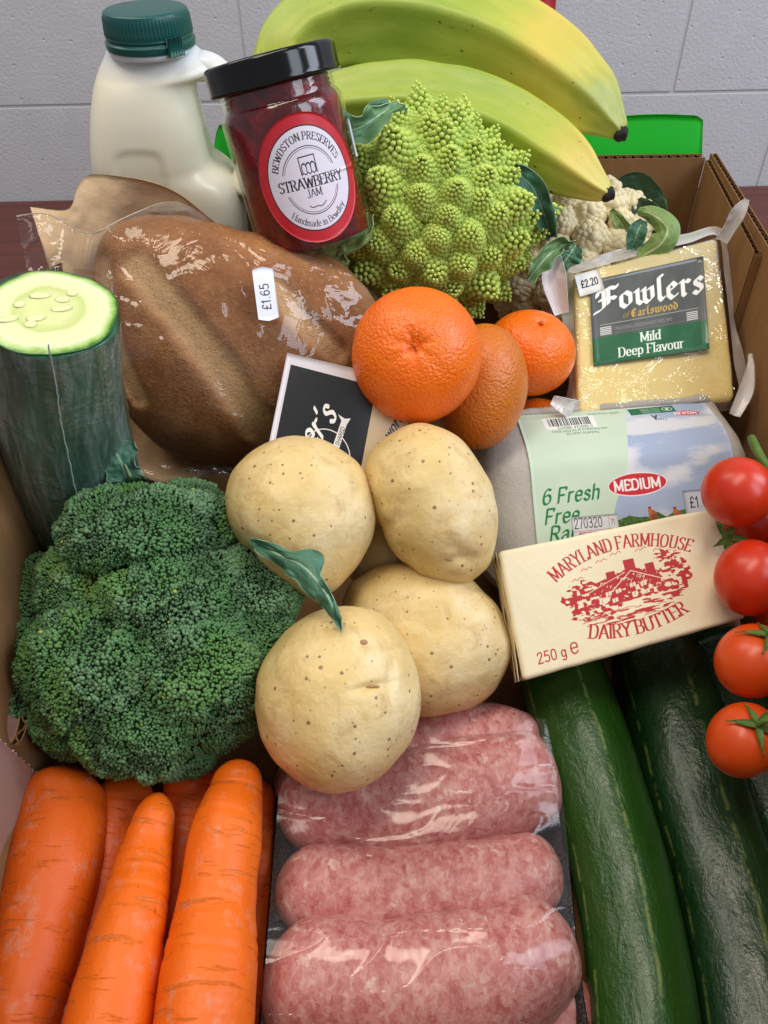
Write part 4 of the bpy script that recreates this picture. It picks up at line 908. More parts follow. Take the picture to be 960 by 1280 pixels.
top = [(20, 270), (60, 268), (112, 292), (152, 274), (215, 252), (266, 275), (312, 308), (380, 318), (440, 345), (482, 385), (500, 430)]
botm = [(36, 348), (70, 480), (120, 562), (170, 596), (225, 606), (280, 592), (340, 604), (400, 604), (450, 604), (490, 570), (500, 520)]
tc = cr(top, 160); bc = cr(botm, 160); v = np.linspace(0, 1, 130)[None, :, None]; pxy = tc[:, None] * (1 - v) + bc[:, None] * v
T = samp(pxy[..., 0], pxy[..., 1])
for _ in range(3): Tq = np.pad(T, 1, mode='edge'); T = (Tq[:-2, 1:-1] + Tq[2:, 1:-1] + Tq[1:-1, :-2] + Tq[1:-1, 2:] + 2 * T) / 6
q3 = np.stack([pxy[..., 0] * .018, pxy[..., 1] * .018, 0 * T], -1)
rid = (1 - np.abs(vn(q3 + 2 * fbm(q3 * .6, 2, 4)[..., None] * .5, 11))) ** 6; rid2 = (1 - np.abs(vn(q3 * 2.3 + 9, 12))) ** 7
amp = .25 + 1.3 * smooth(200 - pxy[..., 0], 0, 120) + .9 * smooth(pxy[..., 1], 520, 600)
T = T - .20 - amp * (.22 * rid + .10 * rid2 + .12 * vn(q3 * 1.3, 14))
mf = film_mat("clear bag film", (.97, .96, .95), 1.0, .006, .04, .16, scale=.2, base_fac=.0, hazecol=(.75, .68, .6), bd=.006)
W = Pa(pxy[..., 0], pxy[..., 1], T); V, F = W.reshape(-1, 3), gridF(160, 130)
fs = mesh("clear_film", V, F, mf, bag)
# brown paper back, flaring up at the open end
a = M("thin brown paper", rough=.7, spec=.25); n = a.noise(a.co('obj'), .8, 5, .6); a.set('Base Color', a.mix(n, '#c4a480', '#dcc09a')).nb(n, .002, .6); mpaper = a.m
topp = [(38, 259), (84, 262), (96, 236), (107, 221), (126, 218), (180, 225), (222, 241), (268, 276), (312, 306), (380, 322), (440, 350)]
bott = [(60, 330), (90, 400), (120, 470), (150, 560), (180, 596), (225, 604), (280, 592), (340, 600), (400, 600), (450, 600), (480, 560)]
tc = cr(topp, 110); bc = cr(bott, 110); v = np.linspace(0, 1, 60)[None, :, None]; pxy = tc[:, None] * (1 - v) + bc[:, None] * v
T = 45.2 + 4.5 * np.sin(np.clip(v[..., 0], 0, 1) * pi) * smooth(pxy[..., 0], 60, 200) + .25 * fbm(np.stack([pxy[..., 0] * .02, pxy[..., 1] * .02, 0 * pxy[..., 0]], -1), 3, 6) - 1.0 * v[..., 0]
V, F = thick(Pa(pxy[..., 0], pxy[..., 1], T).reshape(-1, 3), 110, 60, .03); mesh("paper_back", V, F, mpaper, bag)
# heat-sealed edge of the film mouth
V, F, st = tube(W[0:70:6, 0], [.03] * 12, 6, 90, cap=(0, 0)); mesh("film_edge", V, F, M("bright film edge", '#b9aa9a', .3).m, bag)
# printed card lying on the loaf
cv = Canvas(900, 700, '#ddd6dc')
cv.poly([(40, 75), (640, 75), (640, 760), (40, 760)], '#17181b')
cv.poly([(640, 60), (900, 60), (900, 700), (640, 700)], '#c9b999')
cv.ellipse(400, 560, 160, 150, '#e8e6e4', 7); cv.ellipse(400, 560, 148, 138, '#17181b')
cv.ellipse(400, 560, 160, 150, '#e8e6e4', 6)
cv.poly([(395, 700), (450, 330), (420, 300), (470, 312), (510, 298), (490, 345), (445, 700)], '#e8e6e4')
cv.text("READY TO BE SHARED", 432, 690, 26, SANS, '#17181b', ang=-81)
cv.text("ker's", 265, 655, 150, dict(nib=(.095, .04, 30), slant=.2), '#f2f0ee', ang=-66)
cv.text("-sold in worcester", 690, 590, 62, dict(nib=(.1, .06, 30), slant=.12), '#1a1714', ang=-66)
mcd = print_mat("bakery card print", cv, .3, .5, Coat_Weight=.4)
cq = [(359, 441), (520, 478), (490, 640), (335, 560)]
def cardf(u, v):
    x = (cq[0][0] * (1 - u) + cq[1][0] * u) * v + (cq[3][0] * (1 - u) + cq[2][0] * u) * (1 - v); y = (cq[0][1] * (1 - u) + cq[1][1] * u) * v + (cq[3][1] * (1 - u) + cq[2][1] * u) * (1 - v)
    return Pa(x, y, samp(360 + 0 * x, 450 + 0 * y) - .9 + (x - 360) * .004 - .002 * (y - 450) - .25 * np.sin(u * 3))
cdp = patch("printed_card", cardf, 24, 20, mcd, bag, thickness=.03)
# price sticker
cv = Canvas(220, 420, '#dfe4f2'); cv.text("£1.65", 150, 335, 92, MONO, '#23242c', ang=-90, sx=.8)
msk_ = print_mat("bread price print", cv, .5)
ang = [(0, .12), (.1, .06), (.2, .12), (.5, 0), (.8, .12), (.9, .06), (1, .12)]
sq = [(315, 338), (341, 336), (349, 396), (323, 399)]
def stk(u, v):
    sh = .06 * (1 - np.abs(2 * u - 1)) ** .7; v2 = -sh + v * (1 + 2 * sh)
    x = (sq[0][0] * (1 - u) + sq[1][0] * u) * v2 + (sq[3][0] * (1 - u) + sq[2][0] * u) * (1 - v2); y = (sq[0][1] * (1 - u) + sq[1][1] * u) * v2 + (sq[3][1] * (1 - u) + sq[2][1] * u) * (1 - v2)
    return Pa(x, y, samp(x, y) - .75)
patch("price_sticker", stk, 12, 14, msk_, bag, thickness=.02)

# ------------------------------------------------------------------ cucumber
cuc = thing("cucumber", "cut cucumber standing upright in shrink wrap at the left side of the box", "cucumber", P(62, 390, 30))
c0 = P(62, 389, 30.0); c1 = P(110, 640, 39.5); ax = nrm(c0 - c1); RCu = 2.5
cpts = [c0, c0 * .5 + c1 * .5 + np.array([-.25, 0, 0]), c1, c1 - ax * 6 + [.3, 0, 0], c1 - ax * 9.0 + [.5, 0, 0]]
a = M("dark cucumber skin", rough=.3, spec=.5); co = a.co('st', (1, 1, .18)); n = a.noise(co, .9, 4, .6); f = a.noise(a.co('st'), 3, 3)
a.set('Base Color', a.ramp(n, [(.3, '#153f20'), (.52, '#265f3e'), (.72, '#468060')])).nb(a.math('ADD', n, a.math('MULTIPLY', f, .3)), .0012, .5)
wob = lambda ph, s, st, r: .05 * np.cos(5 * ph + .3) + .05 * fbm(st * .3, 2, 8)
V, F, st = tube(cpts, [RCu, 2.68, 2.9, 2.7, 1.6], 72, 110, cap=(0.06, 1.8), disp=wob, up=(0, -1, 0)); cs = mesh("skin", V, F, a.m, cuc, st=st)
# wrinkled wrap
fw = film_mat("cucumber shrink wrap", (.95, .97, .98), 1.1, .07, .13, .25, scale=.4, base_fac=.01, hazecol=(.45, .52, .52), bd=.004, streak=(2.2, 2.2, .35))
V, F, st = tube(cpts, [RCu * 1.012, 2.72, 2.94, 2.74, 1.64], 120, 150, cap=(0.02, 1.8), up=(0, -1, 0), disp=lambda ph, s, st, r: wob(ph, s, st, r) + .02 + .02 * (1 - np.abs(vn(st * np.array([.7, .7, .25]), 31))) ** 5)
F = [F[0]] if isinstance(F, list) else F
mesh("shrink_wrap", V, F, fw, cuc, st=st)
seam = [(60, 437, 27.9), (70, 490, 29.2), (76, 540, 30.6), (86, 590, 32.0), (97, 645, 33.6)]
tc_ = pathP([(x, y, t_ + .0) for x, y, t_ in seam])
# seam follows the surface: push each point onto the wrap
sm = []
for p_ in cr(tc_, 40):
    q_ = c0 + ax * ((p_ - c0) @ ax); d_ = nrm(p_ - q_); rr_ = RCu * 1.02 + .44 * min(1, np.linalg.norm(q_ - c0) / 11); sm.append(q_ + d_ * rr_ + rng.normal(0, .012, 3))
V, F, st = tube(sm, [.028] * 40, 6, 120, cap=(0, 0)); mesh("wrap_seam", V, F, M("white film seam", '#9db0a8', .4).m, cuc)
# cut face
u1 = nrm(np.cross(ax, [0, 1, 0])); u2 = np.cross(ax, u1); axf = nrm(ax + .05 * u1)
rr, ph = np.linspace(0, 1, 40), np.linspace(0, 2 * pi, 90, endpoint=False); Rg, Pg = np.meshgrid(rr[1:], ph, indexing='ij')
rw = RCu * Rg * (1 + .02 * np.cos(5 * Pg)) * .99; Hh = .10 * (1 - Rg ** 6) + .015 * fbm(np.stack([rw * np.cos(Pg), rw * np.sin(Pg), 0 * rw], -1) * 1.5, 3, 5)
rows = c0 + ax * .0 + rw[..., None] * (np.cos(Pg)[..., None] * u1 + np.sin(Pg)[..., None] * u2) + Hh[..., None] * ax
base_ = c0 - ax * .1 + RCu * .9 * (np.cos(ph)[:, None] * u1 + np.sin(ph)[:, None] * u2)
V, F = closed(np.concatenate([rows, base_[None]], 0), rows[0].mean(0), c0 - ax * .1)
st = np.stack([Rg, np.cos(Pg) * Rg, np.sin(Pg) * Rg], -1); st = np.concatenate([st, np.repeat(st[-1:], 1, 0)], 0).reshape(-1, 3); st = np.concatenate([st, [[0, 0, 0]], [[1, 0, 0]]])
a = M("cucumber flesh", rough=.25, spec=.5); r_ = a.sep(a.co('st'))[0]; n = a.noise(a.co('st'), 3.2, 4, .6); q = a.math('ADD', r_, a.math('MULTIPLY', a.math('SUBTRACT', n, .5), .16))
a.set('Base Color', a.ramp(q, [(.0, '#d3d999'), (.3, '#d8dea0'), (.5, '#c3d084'), (.56, '#dbe2ac'), (.84, '#dfe7b6'), (.93, '#93ba55'), (.98, '#2e6a22')])).nb(n, .001, .5).set('Subsurface Weight', .3).set('Subsurface Radius', (.004, .005, .002)).set('Coat Weight', .3)
cf = mesh("cut_face", V, F, a.m, cuc, st=st)
msd = M("pale seed", '#dfe0a8', .3, Coat_Weight=.4).m
for px_, py_, an_, ln in [(10, 398, .3, .36), (50, 369, .0, .38), (77, 385, .3, .38), (45, 397, .3, .34), (78, 374, .0, .26), (24, 380, .9, .2), (38, 405, .1, .22), (90, 366, .2, .2)]:
    r = ray(px_, py_); pl = c0 + ax * .12; t_ = ((pl - CAM) @ ax) / (r @ ax); c = CAM + t_ * r
    d = np.array([cos(an_), sin(an_), 0]) ; dd_ = nrm(VF(px_, py_) @ d); dd_ = nrm(dd_ - (dd_ @ ax) * ax)
    V, F, _ = beads([c], .2, ico=ICO1); L = V - c; L = L + (ln / .2 * 1.1 - 1) * (L @ dd_)[:, None] * dd_; L = L - .8 * (L @ ax)[:, None] * ax
    mesh("seed", c + L, F, msd, cf)

# ------------------------------------------------------------------ broccoli
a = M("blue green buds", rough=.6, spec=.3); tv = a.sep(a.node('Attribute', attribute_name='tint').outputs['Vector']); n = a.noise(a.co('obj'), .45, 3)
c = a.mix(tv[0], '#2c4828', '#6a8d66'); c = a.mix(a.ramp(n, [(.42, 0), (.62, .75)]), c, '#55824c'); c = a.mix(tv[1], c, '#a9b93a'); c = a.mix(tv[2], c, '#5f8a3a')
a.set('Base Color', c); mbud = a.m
bro = thing("broccoli", "large dark green broccoli head above the carrots at the left", "broccoli", P(190, 790, 36))
lobes = [(178, 668, 100, 62, 34.5, 2.7), (240, 655, 56, 52, 36, 2.4), (52, 745, 40, 48, 37, 2.2), (40, 825, 50, 62, 36.3, 2.4), (215, 748, 100, 72, 34.7, 3.2),
         (315, 735, 57, 55, 36, 2.2), (130, 830, 98, 92, 34.4, 3.3), (245, 838, 92, 84, 34.2, 3.2), (318, 805, 46, 62, 35.8, 2.2), (180, 900, 88, 70, 34.0, 2.9),
         (95, 905, 52, 42, 35.2, 2.2), (270, 895, 52, 46, 34.8, 2.3), (335, 700, 20, 22, 36.2, 1.2), (110, 735, 60, 60, 35.6, 2.6), (200, 945, 62, 26, 34.4, 1.8)]
E = []
for (x, y, rx, ry, t_, dz) in lobes: E.append((P(x, y, t_), VF(x, y), np.array([rx * t_ / 1000, ry * t_ / 1000, dz])))
Cs, Rs, Ns, Cl = [], [], [], []; cores = []
yel = [P(120, 728, 33.6), P(160, 736, 33.4), P(90, 720, 34), P(200, 735, 33.2)]
for k, (c, Mx_, r) in enumerate(E):
    n_ = int(38 * (r[0] * r[1] + r[0] * r[2] + r[1] * r[2]) / 3 * 4 / .22)
    i = np.arange(n_) + .5; z_ = 1 - i / n_ * 1.35; ph = i * 2.399963; s_ = np.sqrt(np.clip(1 - z_ * z_, 0, 1))
    u = np.stack([s_ * np.cos(ph), s_ * np.sin(ph), z_], 1); u = nrm(u + rng.normal(0, .016, u.shape))
    W = c + (u * r) @ Mx_.T
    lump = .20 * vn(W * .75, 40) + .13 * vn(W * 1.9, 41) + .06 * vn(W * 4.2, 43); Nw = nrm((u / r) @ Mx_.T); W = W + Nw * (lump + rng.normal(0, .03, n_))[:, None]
    keep = np.ones(n_, bool)
    for m_, (c2, M2, r2) in enumerate(E):
        if m_ == k: continue
        keep &= np.linalg.norm(((W - c2) @ M2) / (r2 * .985), axis=1) > 1
    W, Nw, lump = W[keep], Nw[keep], lump[keep]
    Cs.append(W); Ns.append(Nw); Rs.append(rng.uniform(.048, .088, len(W)) * (1 + .25 * (lump > .05)))
    d = np.min([np.linalg.norm((W - q) * [1, 1, 1], axis=1) for q in yel], 0); yw = np.exp(-(d / .55) ** 2) * rng.uniform(.2, 1, len(W))
    yw = np.maximum(yw, (rng.rand(len(W)) < .0012) * .8)
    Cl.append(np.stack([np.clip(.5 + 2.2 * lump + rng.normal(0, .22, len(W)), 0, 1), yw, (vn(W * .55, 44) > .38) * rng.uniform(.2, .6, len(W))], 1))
    g_ = nrm(ICO1[0]); sb = _sub(*ICO1)
    cores.append((c + (sb[0] * (r - .30)) @ Mx_.T, sb[1]))
Cs, Ns, Rs, Cl = np.concatenate(Cs), np.concatenate(Ns), np.concatenate(Rs), np.concatenate(Cl)
print("buds", len(Cs))
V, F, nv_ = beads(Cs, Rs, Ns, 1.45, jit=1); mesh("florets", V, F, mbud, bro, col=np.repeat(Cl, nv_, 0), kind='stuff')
V, F = join(cores); mesh("inner_curd", V, F, M("inner green", '#2a4a22', .8).m, bro)
V, F, st = tube([P(190, 800, 37), P(200, 830, 41), PZ(205, 850, 3)], [3.0, 1.9, 1.7], 32, 30, cap=(.5, .3)); mesh("stem", V, F, M("broccoli stem", '#7d9a58', .5).m, bro)
leaf("leaf", [(170, 622, 35.5), (160, 598, 35), (150, 575, 34.5), (138, 556, 34.3)], [6, 15, 24, 12], mleafb, bro, ruff=.35, curl=.25, lob=.5, seed=51)
leaf("leaf", [(165, 625, 35.3), (176, 608, 35), (186, 602, 35)], [10, 17, 4], mleafd, bro, ruff=.25, curl=.3, seed=53)
V, F, st = tube(pathP([(168, 628, 35.4), (166, 605, 35), (156, 580, 34.5)]), [.13, .1, .05], 10, 30, cap=(0, .1)); mesh("leaf_stalk", V, F, M("leaf rib", '#8fa578', .5).m, bro)
leaf("leaf", [(315, 678, 33.2), (345, 692, 32.2), (376, 706, 31.6), (398, 728, 31.2), (413, 752, 31.1), (425, 786, 31.3)], [4, 10, 17, 19, 12, 2], mleafb, bro, ruff=.42, curl=-.3, lob=.6, seed=57, nu=70, nv=34)

# ------------------------------------------------------------------ potatoes
def potato_mat():
    a = M("pale yellow potato skin", rough=.42, spec=.4); co = a.co('obj'); oi = a.node('ObjectInfo').outputs['Random']
    n = a.noise(co, .35, 4, .55); f = a.noise(co, 3, 4, .6); v = a.vor(co, 2.3)
    vc = a.node('TexVoronoi', {'Vector': co, 'Scale': 2.3}).outputs['Color']
    sz = a.math('MULTIPLY', a.sep(vc)[0], .2); sp_ = a.math('LESS_THAN', v, sz); v2 = a.vor(co, 2.3); s2 = a.math('MAXIMUM', a.math('MULTIPLY', a.math('LESS_THAN', v2, .12), .3), a.math('MULTIPLY', a.math('LESS_THAN', a.vor(a.co('obj', 1.0, (3, 5, 1)), 1.4), .06), .7))
    blot = a.ramp(a.noise(co, .9, 5, .7, .5), [(.52, 0), (.70, .6)])
    c = a.ramp(n, [(.3, '#d3b570'), (.5, '#dec48a'), (.7, '#e8d6aa')]); c = a.mix(blot, c, '#b9945c'); c = a.mix(a.math('MULTIPLY', a.math('MAXIMUM', sp_, s2), .85), c, '#7b5a38')
    a.set('Base Color', c).set('Subsurface Weight', .12).set('Subsurface Radius', (.006, .004, .001)).set('Coat Weight', .12).set('Coat Roughness', .3)
    a.nb(a.math('SUBTRACT', a.math('ADD', n, a.math('MULTIPLY', f, .3)), a.math('MULTIPLY', sp_, .2)), .0016, .9); return a.m
mpot = potato_mat()
mscar = M("brown potato eye", '#a9825a', .7).m
def potato(cx, cy, t, ol, front, back, label, dents=(), seed=0):
    th = thing("potato", label, "potato", P(cx, cy, t), "potatoes in the middle of the box")
    Mx_ = VF(cx, cy); O_ = P(cx, cy, t); ds = []
    for dx, dy, wx, wy, dp, an in dents:
        q = (P(dx, dy, t - front * .8) - O_) @ Mx_; ds.append((q[0], q[1], wx, wy, dp, radians(an)))
    def disp(L):
        k = 1 + .034 * fbm(nrm(L) * 1.3 + seed, 3, seed)[..., None]; L = L * k
        for x, y, wx, wy, dp, an in ds:
            u = (L[..., 0] - x) * cos(an) + (L[..., 1] - y) * sin(an); v = -(L[..., 0] - x) * sin(an) + (L[..., 1] - y) * cos(an)
            g = dp * np.exp(-(u / wx) ** 2 - (v / wy) ** 2) * (L[..., 2] > 0); L = L - g[..., None] * nrm(L)
        return L
    V, F, st = blob(cx, cy, t, ol, front, back, 110, 150, 4, disp, .96); sk = mesh("skin", V, F, mpot, th)
    return th, sk, (O_, Mx_, ds, front)
def ell(cx, cy, rx, ry, ang=0, n=36, e=2.0, lop=0):
    o = []
    for q in np.linspace(0, 2 * pi, n, endpoint=False):
        c, s = cos(q), sin(q); r = (abs(c) ** e + abs(s) ** e) ** (-1 / e) * (1 + lop * cos(q)); x, y = rx * r * c, ry * r * s; A = radians(ang); o.append((cx + x * cos(A) - y * sin(A), cy + x * sin(A) + y * cos(A)))
    return o
pA = potato(377, 645, 36.2, [(281, 615), (290, 585), (320, 560), (365, 548), (410, 555), (450, 580), (470, 622), (470, 660), (455, 700), (430, 732), (395, 750), (362, 735), (318, 690), (285, 655)], 3.3, 3.2, "round yellow potato right of the broccoli top, below the bread bag", [(452, 612, .5, .3, .06, 60)], 1)
pB = potato(538, 630, 37, [(454, 590), (462, 560), (490, 538), (530, 533), (570, 545), (600, 578), (618, 620), (621, 665), (608, 705), (580, 728), (545, 727), (510, 705), (480, 660), (462, 625)], 3.2, 3.2, "upright oval potato with a cleft at its lower end, under the largest orange", [(572, 703, 1.1, .28, .22, 8), (575, 690, .3, .6, .12, 70)], 2)
pC = potato(535, 797, 38.0, [(425, 760), (430, 730), (460, 708), (500, 700), (560, 703), (605, 735), (630, 780), (634, 825), (610, 865), (560, 888), (500, 890), (450, 870), (425, 820)], 3.2, 3.2, "large yellow potato between the butter and the front potato, brown scar on top", [(560, 775, .25, .9, .05, 15)], 3)
pD = potato(422, 872, 33.2, [(320, 865), (328, 825), (350, 790), (385, 765), (430, 755), (475, 763), (508, 800), (523, 850), (520, 905), (497, 950), (460, 978), (420, 988), (375, 975), (338, 935), (323, 900)], 3.25, 3.1, "pale round potato in front, resting on the sausage pack, two eyes near its top", [(453, 805, .33, .28, .14, 0), (465, 858, .75, .16, .16, 12), (490, 840, .2, .7, .10, -10)], 4)
pE = potato(478, 690, 41, ell(476, 685, 50, 55), 2.2, 2.2, "mostly hidden potato seen in the gap between the two upper potatoes", [], 5)
for (th, sk, (O_, Mx_, ds, fr)), eyes in ((pD, [(453, 804, .16, .12), (463, 858, .42, .07)]), (pB, [(560, 700, .2, .06)])):
    for (ex, ey, wx, wy) in eyes:
        q = (P(ex, ey, 33.2 - 2.7) if th is pD[0] else P(ex, ey, 37 - 2.2)); L = (q - O_) @ Mx_
        # project onto skin : nearest vertex
        me = sk.data; n_ = len(me.vertices); a_ = np.zeros(n_ * 3, np.float32); me.vertices.foreach_get('co', a_); Vw = a_.reshape(-1, 3) / S + ORG[sk.name]
        px_, py_, tt_ = proj(Vw); k_ = np.argmin((px_ - ex) ** 2 + (py_ - ey) ** 2 + (tt_ > O_ @ Fv - CAM @ Fv) * 1e6); c = Vw[k_]
        V, F, _ = beads([c], 1.0, ico=_sub(*ICO1)); Lc = (V - c) @ Mx_; Lc = Lc * [wx, wy, .06]; mesh("eye", c + Lc @ Mx_.T, F, mscar, th)

# ------------------------------------------------------------------ cheese pack
che = thing("cheese_pack", "vacuum packed block of yellow cheese with grey and green label against the box side", "cheese", P(815, 410, 47))
CQ = [P(717, 341, 48.2), P(897, 295, 49.0), P(921, 498, 45.2), P(723, 517, 44.6)]
nC = nrm(np.cross(CQ[1] - CQ[0], CQ[3] - CQ[0])); nC = nC if nC @ Fv > 0 else -nC
bk = nC * 2.6
c8 = [[[CQ[3] + bk, CQ[2] + bk], [CQ[0] + bk, CQ[1] + bk]], [[CQ[3], CQ[2]], [CQ[0], CQ[1]]]]
W_, H_ = np.linalg.norm(CQ[1] - CQ[0]), np.linalg.norm(CQ[3] - CQ[0])
a = M("waxy yellow cheese", '#e8ca78', .35, .5); co = a.co('obj'); n = a.noise(co, .5, 3); n1 = a.noise(co, .8, 4, .6, 1.8)
rg = a.math('POWER', a.math('SUBTRACT', 1.0, a.math('MULTIPLY', a.math('ABSOLUTE', a.math('SUBTRACT', n1, .5)), 2)), 10.0)
a.set('Base Color', a.mix(n, '#ebd07e', '#f1dc98')).set('Subsurface Weight', .15).set('Subsurface Radius', (.006, .004, .001)).set('Coat Weight', .9).set('Coat Roughness', .06)
a.put(a.b.inputs['Coat Normal'], a.bump(rg, .009, 1.0)); a.nb(n, .0005)
V, F, L = rbox(c8, (W_, H_, 2.6), .35, 26, lambda V: V + .05 * fbm(V * .4, 2, 3)[:, None] * nrm(V)); mesh("cheese_block", V, F, a.m, che)
fC = bil(CQ); up_ = -nC
def onC(d): return lambda u, v: fC(u, v) + up_ * (d + 0 * u[..., None])
# label
cv = Canvas(900, 720, '#565957')
X, Y = cv.xy(); tex = fbm(np.stack([X / 90, Y / 160, 0 * X], -1), 3, 5); cv.a += (tex * .03)[..., None]
cv.poly([(0, 500), (900, 500), (900, 720), (0, 720)], '#24633f'); cv.a[500:] += (tex[500:] * .02)[..., None]
cv.text("Fowlers", 50, 282, 182, BLACK, '#eeece6', sx=.98)
cv.text("of", 245, 372, 44, SCRIPT, '#a8873e'); cv.text("Earlswood", 312, 376, 62, BLACK, '#c29c50', sx=1.0)
cv.line([(66, 400), (838, 400)], 4, '#b9b9b4'); cv.line([(170, 482), (760, 482)], 2, '#8b8b88')
cv.text("TRADITIONAL CHEESEMAKERS SINCE 1840", 178, 462, 26, SANS, '#8f918c', sx=.72)
for x in (66, 742):
    for k in range(5): cv.line([(x, 424 + 14 * k), (x + 82, 424 + 14 * k)], 8, '#d8d8d4')
cv.text("Mild", 450, 588, 72, SERIFB, '#e9f0e6', align='c'); cv.text("Deep Flavour", 450, 682, 72, SERIFB, '#e9f0e6', align='c')
def subq(q, d):  # quad given in px on the cheese face plane
    out = []
    for x, y in q:
        r = ray(x, y); pl = CQ[0] + up_ * d; t_ = ((pl - CAM) @ nC) / (r @ nC); out.append(CAM + t_ * r)
    return bil(out)
clm = print_mat("cheese label print", cv, .28, .5, Coat_Weight=.5)
lab = patch("label", subq([(737, 351), (879, 320), (887, 436), (742, 457)], .13), 16, 16, clm, che)
cv = Canvas(400, 340, '#e4e2df'); cv.text("£2.20", 200, 222, 108, BOLD, '#1b1b1d', align='c', sx=.85)
patch("price_sticker", subq([(718, 344), (748, 336), (756, 362), (725, 371)], .18), 6, 6, print_mat("cheese price print", cv, .5), che)
# film flange round the block
a = film_mat("whitish vacuum film", (.95, .95, .96), .8, .6, .2, .08, scale=.4, crease=False, base_fac=.0, hazecol=(.9, .87, .87), bd=.003)
inner = [(717, 342), (760, 330), (810, 316), (860, 304), (897, 295), (905, 340), (912, 400), (917, 450), (921, 498), (870, 503), (800, 510), (760, 514), (723, 517), (722, 470), (720, 420), (718, 380)]
outer = [(704, 338), (758, 316), (812, 302), (858, 292), (902, 286), (918, 345), (918, 400), (931, 450), (932, 504), (880, 516), (800, 521), (755, 523), (708, 520), (712, 470), (706, 420), (700, 375)]
iu = cr(inner + inner[:1], 200); ou = cr(outer + outer[:1], 200); v = np.linspace(0, 1, 14)[None, :, None]; pxy = iu[:, None] * (1 - v) + ou[:, None] * v
tt_ = []
for x, y in iu:
    r = ray(x, y); tt_.append(((CQ[0] - CAM) @ nC) / (r @ nC))
T = np.array(tt_)[:, None] + .55 + .8 * v[..., 0] + .35 * vn(np.stack([pxy[..., 0] * .04, pxy[..., 1] * .04, v[..., 0] + 0 * pxy[..., 0]], -1), 5) * v[..., 0]
mesh("film_flange", Pa(pxy[..., 0], pxy[..., 1], T).reshape(-1, 3), gridF(200, 14), a, che)
fcl = film_mat("tight clear film", (.99, .99, .98), 1.0, .0, .06, .55, scale=.3, base_fac=.0, bd=.0022)
fq = [(719, 343), (896, 297), (919, 496), (724, 514)]
ff = subq(fq, .075)
u, v = np.meshgrid(np.linspace(0, 1, 40), np.linspace(0, 1, 40), indexing='ij'); Wf = ff(u, v) + up_ * (.012 * vn(np.stack([u * 9, v * 9, 0 * u], -1), 5))[..., None]
mesh("clear_film", Wf.reshape(-1, 3), gridF(40, 40), fcl, che)
def flap(name, mid, wd, t0, curl, seed):
    leafm = a; return leaf(name, [(x, y, t_) for x, y, t_ in mid], wd, leafm, che, ruff=.04, curl=curl, seed=seed, fine=.008)
flap("film_corner", [(903, 300, 47.6), (914, 282, 46.8), (924, 264, 46.0), (934, 249, 45.6)], [8, 8, 9, 3], 0, .5, 61)
flap("film_corner", [(918, 520, 45.0), (932, 490, 45), (938, 462, 44.8), (938, 442, 44.8)], [7, 9, 5, 2], 0, .4, 62)
flap("film_corner", [(702, 392, 46), (693, 352, 45.5), (692, 330, 45.3), (696, 312, 45.2)], [9, 15, 12, 3], 0, .5, 63)
flap("film_corner", [(716, 512, 44.5), (703, 506, 44), (690, 500, 44)], [14, 10, 6], 0, .4, 64)

# ------------------------------------------------------------------ egg box
egg = thing("egg_box", "grey pulp box of six eggs with green and sky picture label, under the cheese", "egg box", P(770, 600, 43))
EO = P(673, 573, 41.8); EO2 = P(921, 554, 41.8)
ex = nrm(EO2 - EO); vz = -nrm(ray(790, 580)); ez = nrm(vz - (vz @ ex) * ex); ey = np.cross(ez, ex)     # ey up the picture
# section: from lower (hidden) end of lid over the fold and down the hinge side (y up, z toward viewer)
sec = np.array([(-7.2, -4.2), (-7.4, -1.8), (-7.1, .3), (-6.5, .62), (-5.0, .58), (-3.0, .42), (-1.2, .22), (-.35, .08), (.10, -.18), (.7, -.7), (1.35, -1.5), (2.0, -2.4), (2.4, -3.1), (2.75, -3.35), (2.78, -3.7), (2.1, -4.0), (1.5, -5.8), (.4, -7.3), (-2, -7.6), (-5, -7.4), (-6.6, -6.2)])
NS = 150; ss = cr(np.vstack([sec, sec[:1]]), NS + 1)[:-1]; cen = np.array([-2.6, -3.6])
xs0 = -3.3; xs1 = np.linalg.norm(EO2 - EO) + 1.0
stx = np.linspace(0, 1, 110); rows = []
for s in stx:
    x = xs0 + (xs1 - xs0) * (.5 - .5 * cos(pi * s)); d0, d1 = x - xs0, xs1 - x; k = 1
    for d, q in ((d0, 2.3), (d1, 1.3)):
        if d < q: k *= .5 + .5 * math.sqrt(max(0, 1 - (1 - d / q) ** 2)) if d > 0 else .5
    p2 = cen + (ss - cen) * k
    rows.append(EO + x * ex + p2[:, :1] * ey + p2[:, 1:] * ez)
rows = np.array(rows)
nn_ = fbm(rows * .5, 2, 7)[..., None]; cdir = nrm(rows - rows.mean(1, keepdims=True)); rows = rows + .05 * nn_ * cdir + .012 * vn(rows * 5, 8)[..., None] * cdir
V, F = closed(rows, rows[0].mean(0), rows[-1].mean(0))
a = M("grey moulded pulp", rough=.9, spec=.15); co = a.co('obj'); n = a.noise(co, 2.2, 6, .7); f = a.noise(co, 9, 3, .7)
a.set('Base Color', a.mix(n, '#a8a39b', '#c2bdb4')).nb(a.math('ADD', n, f), .0006, .7); mpulp = a.m
mesh("pulp_lid", V, F, mpulp, egg)
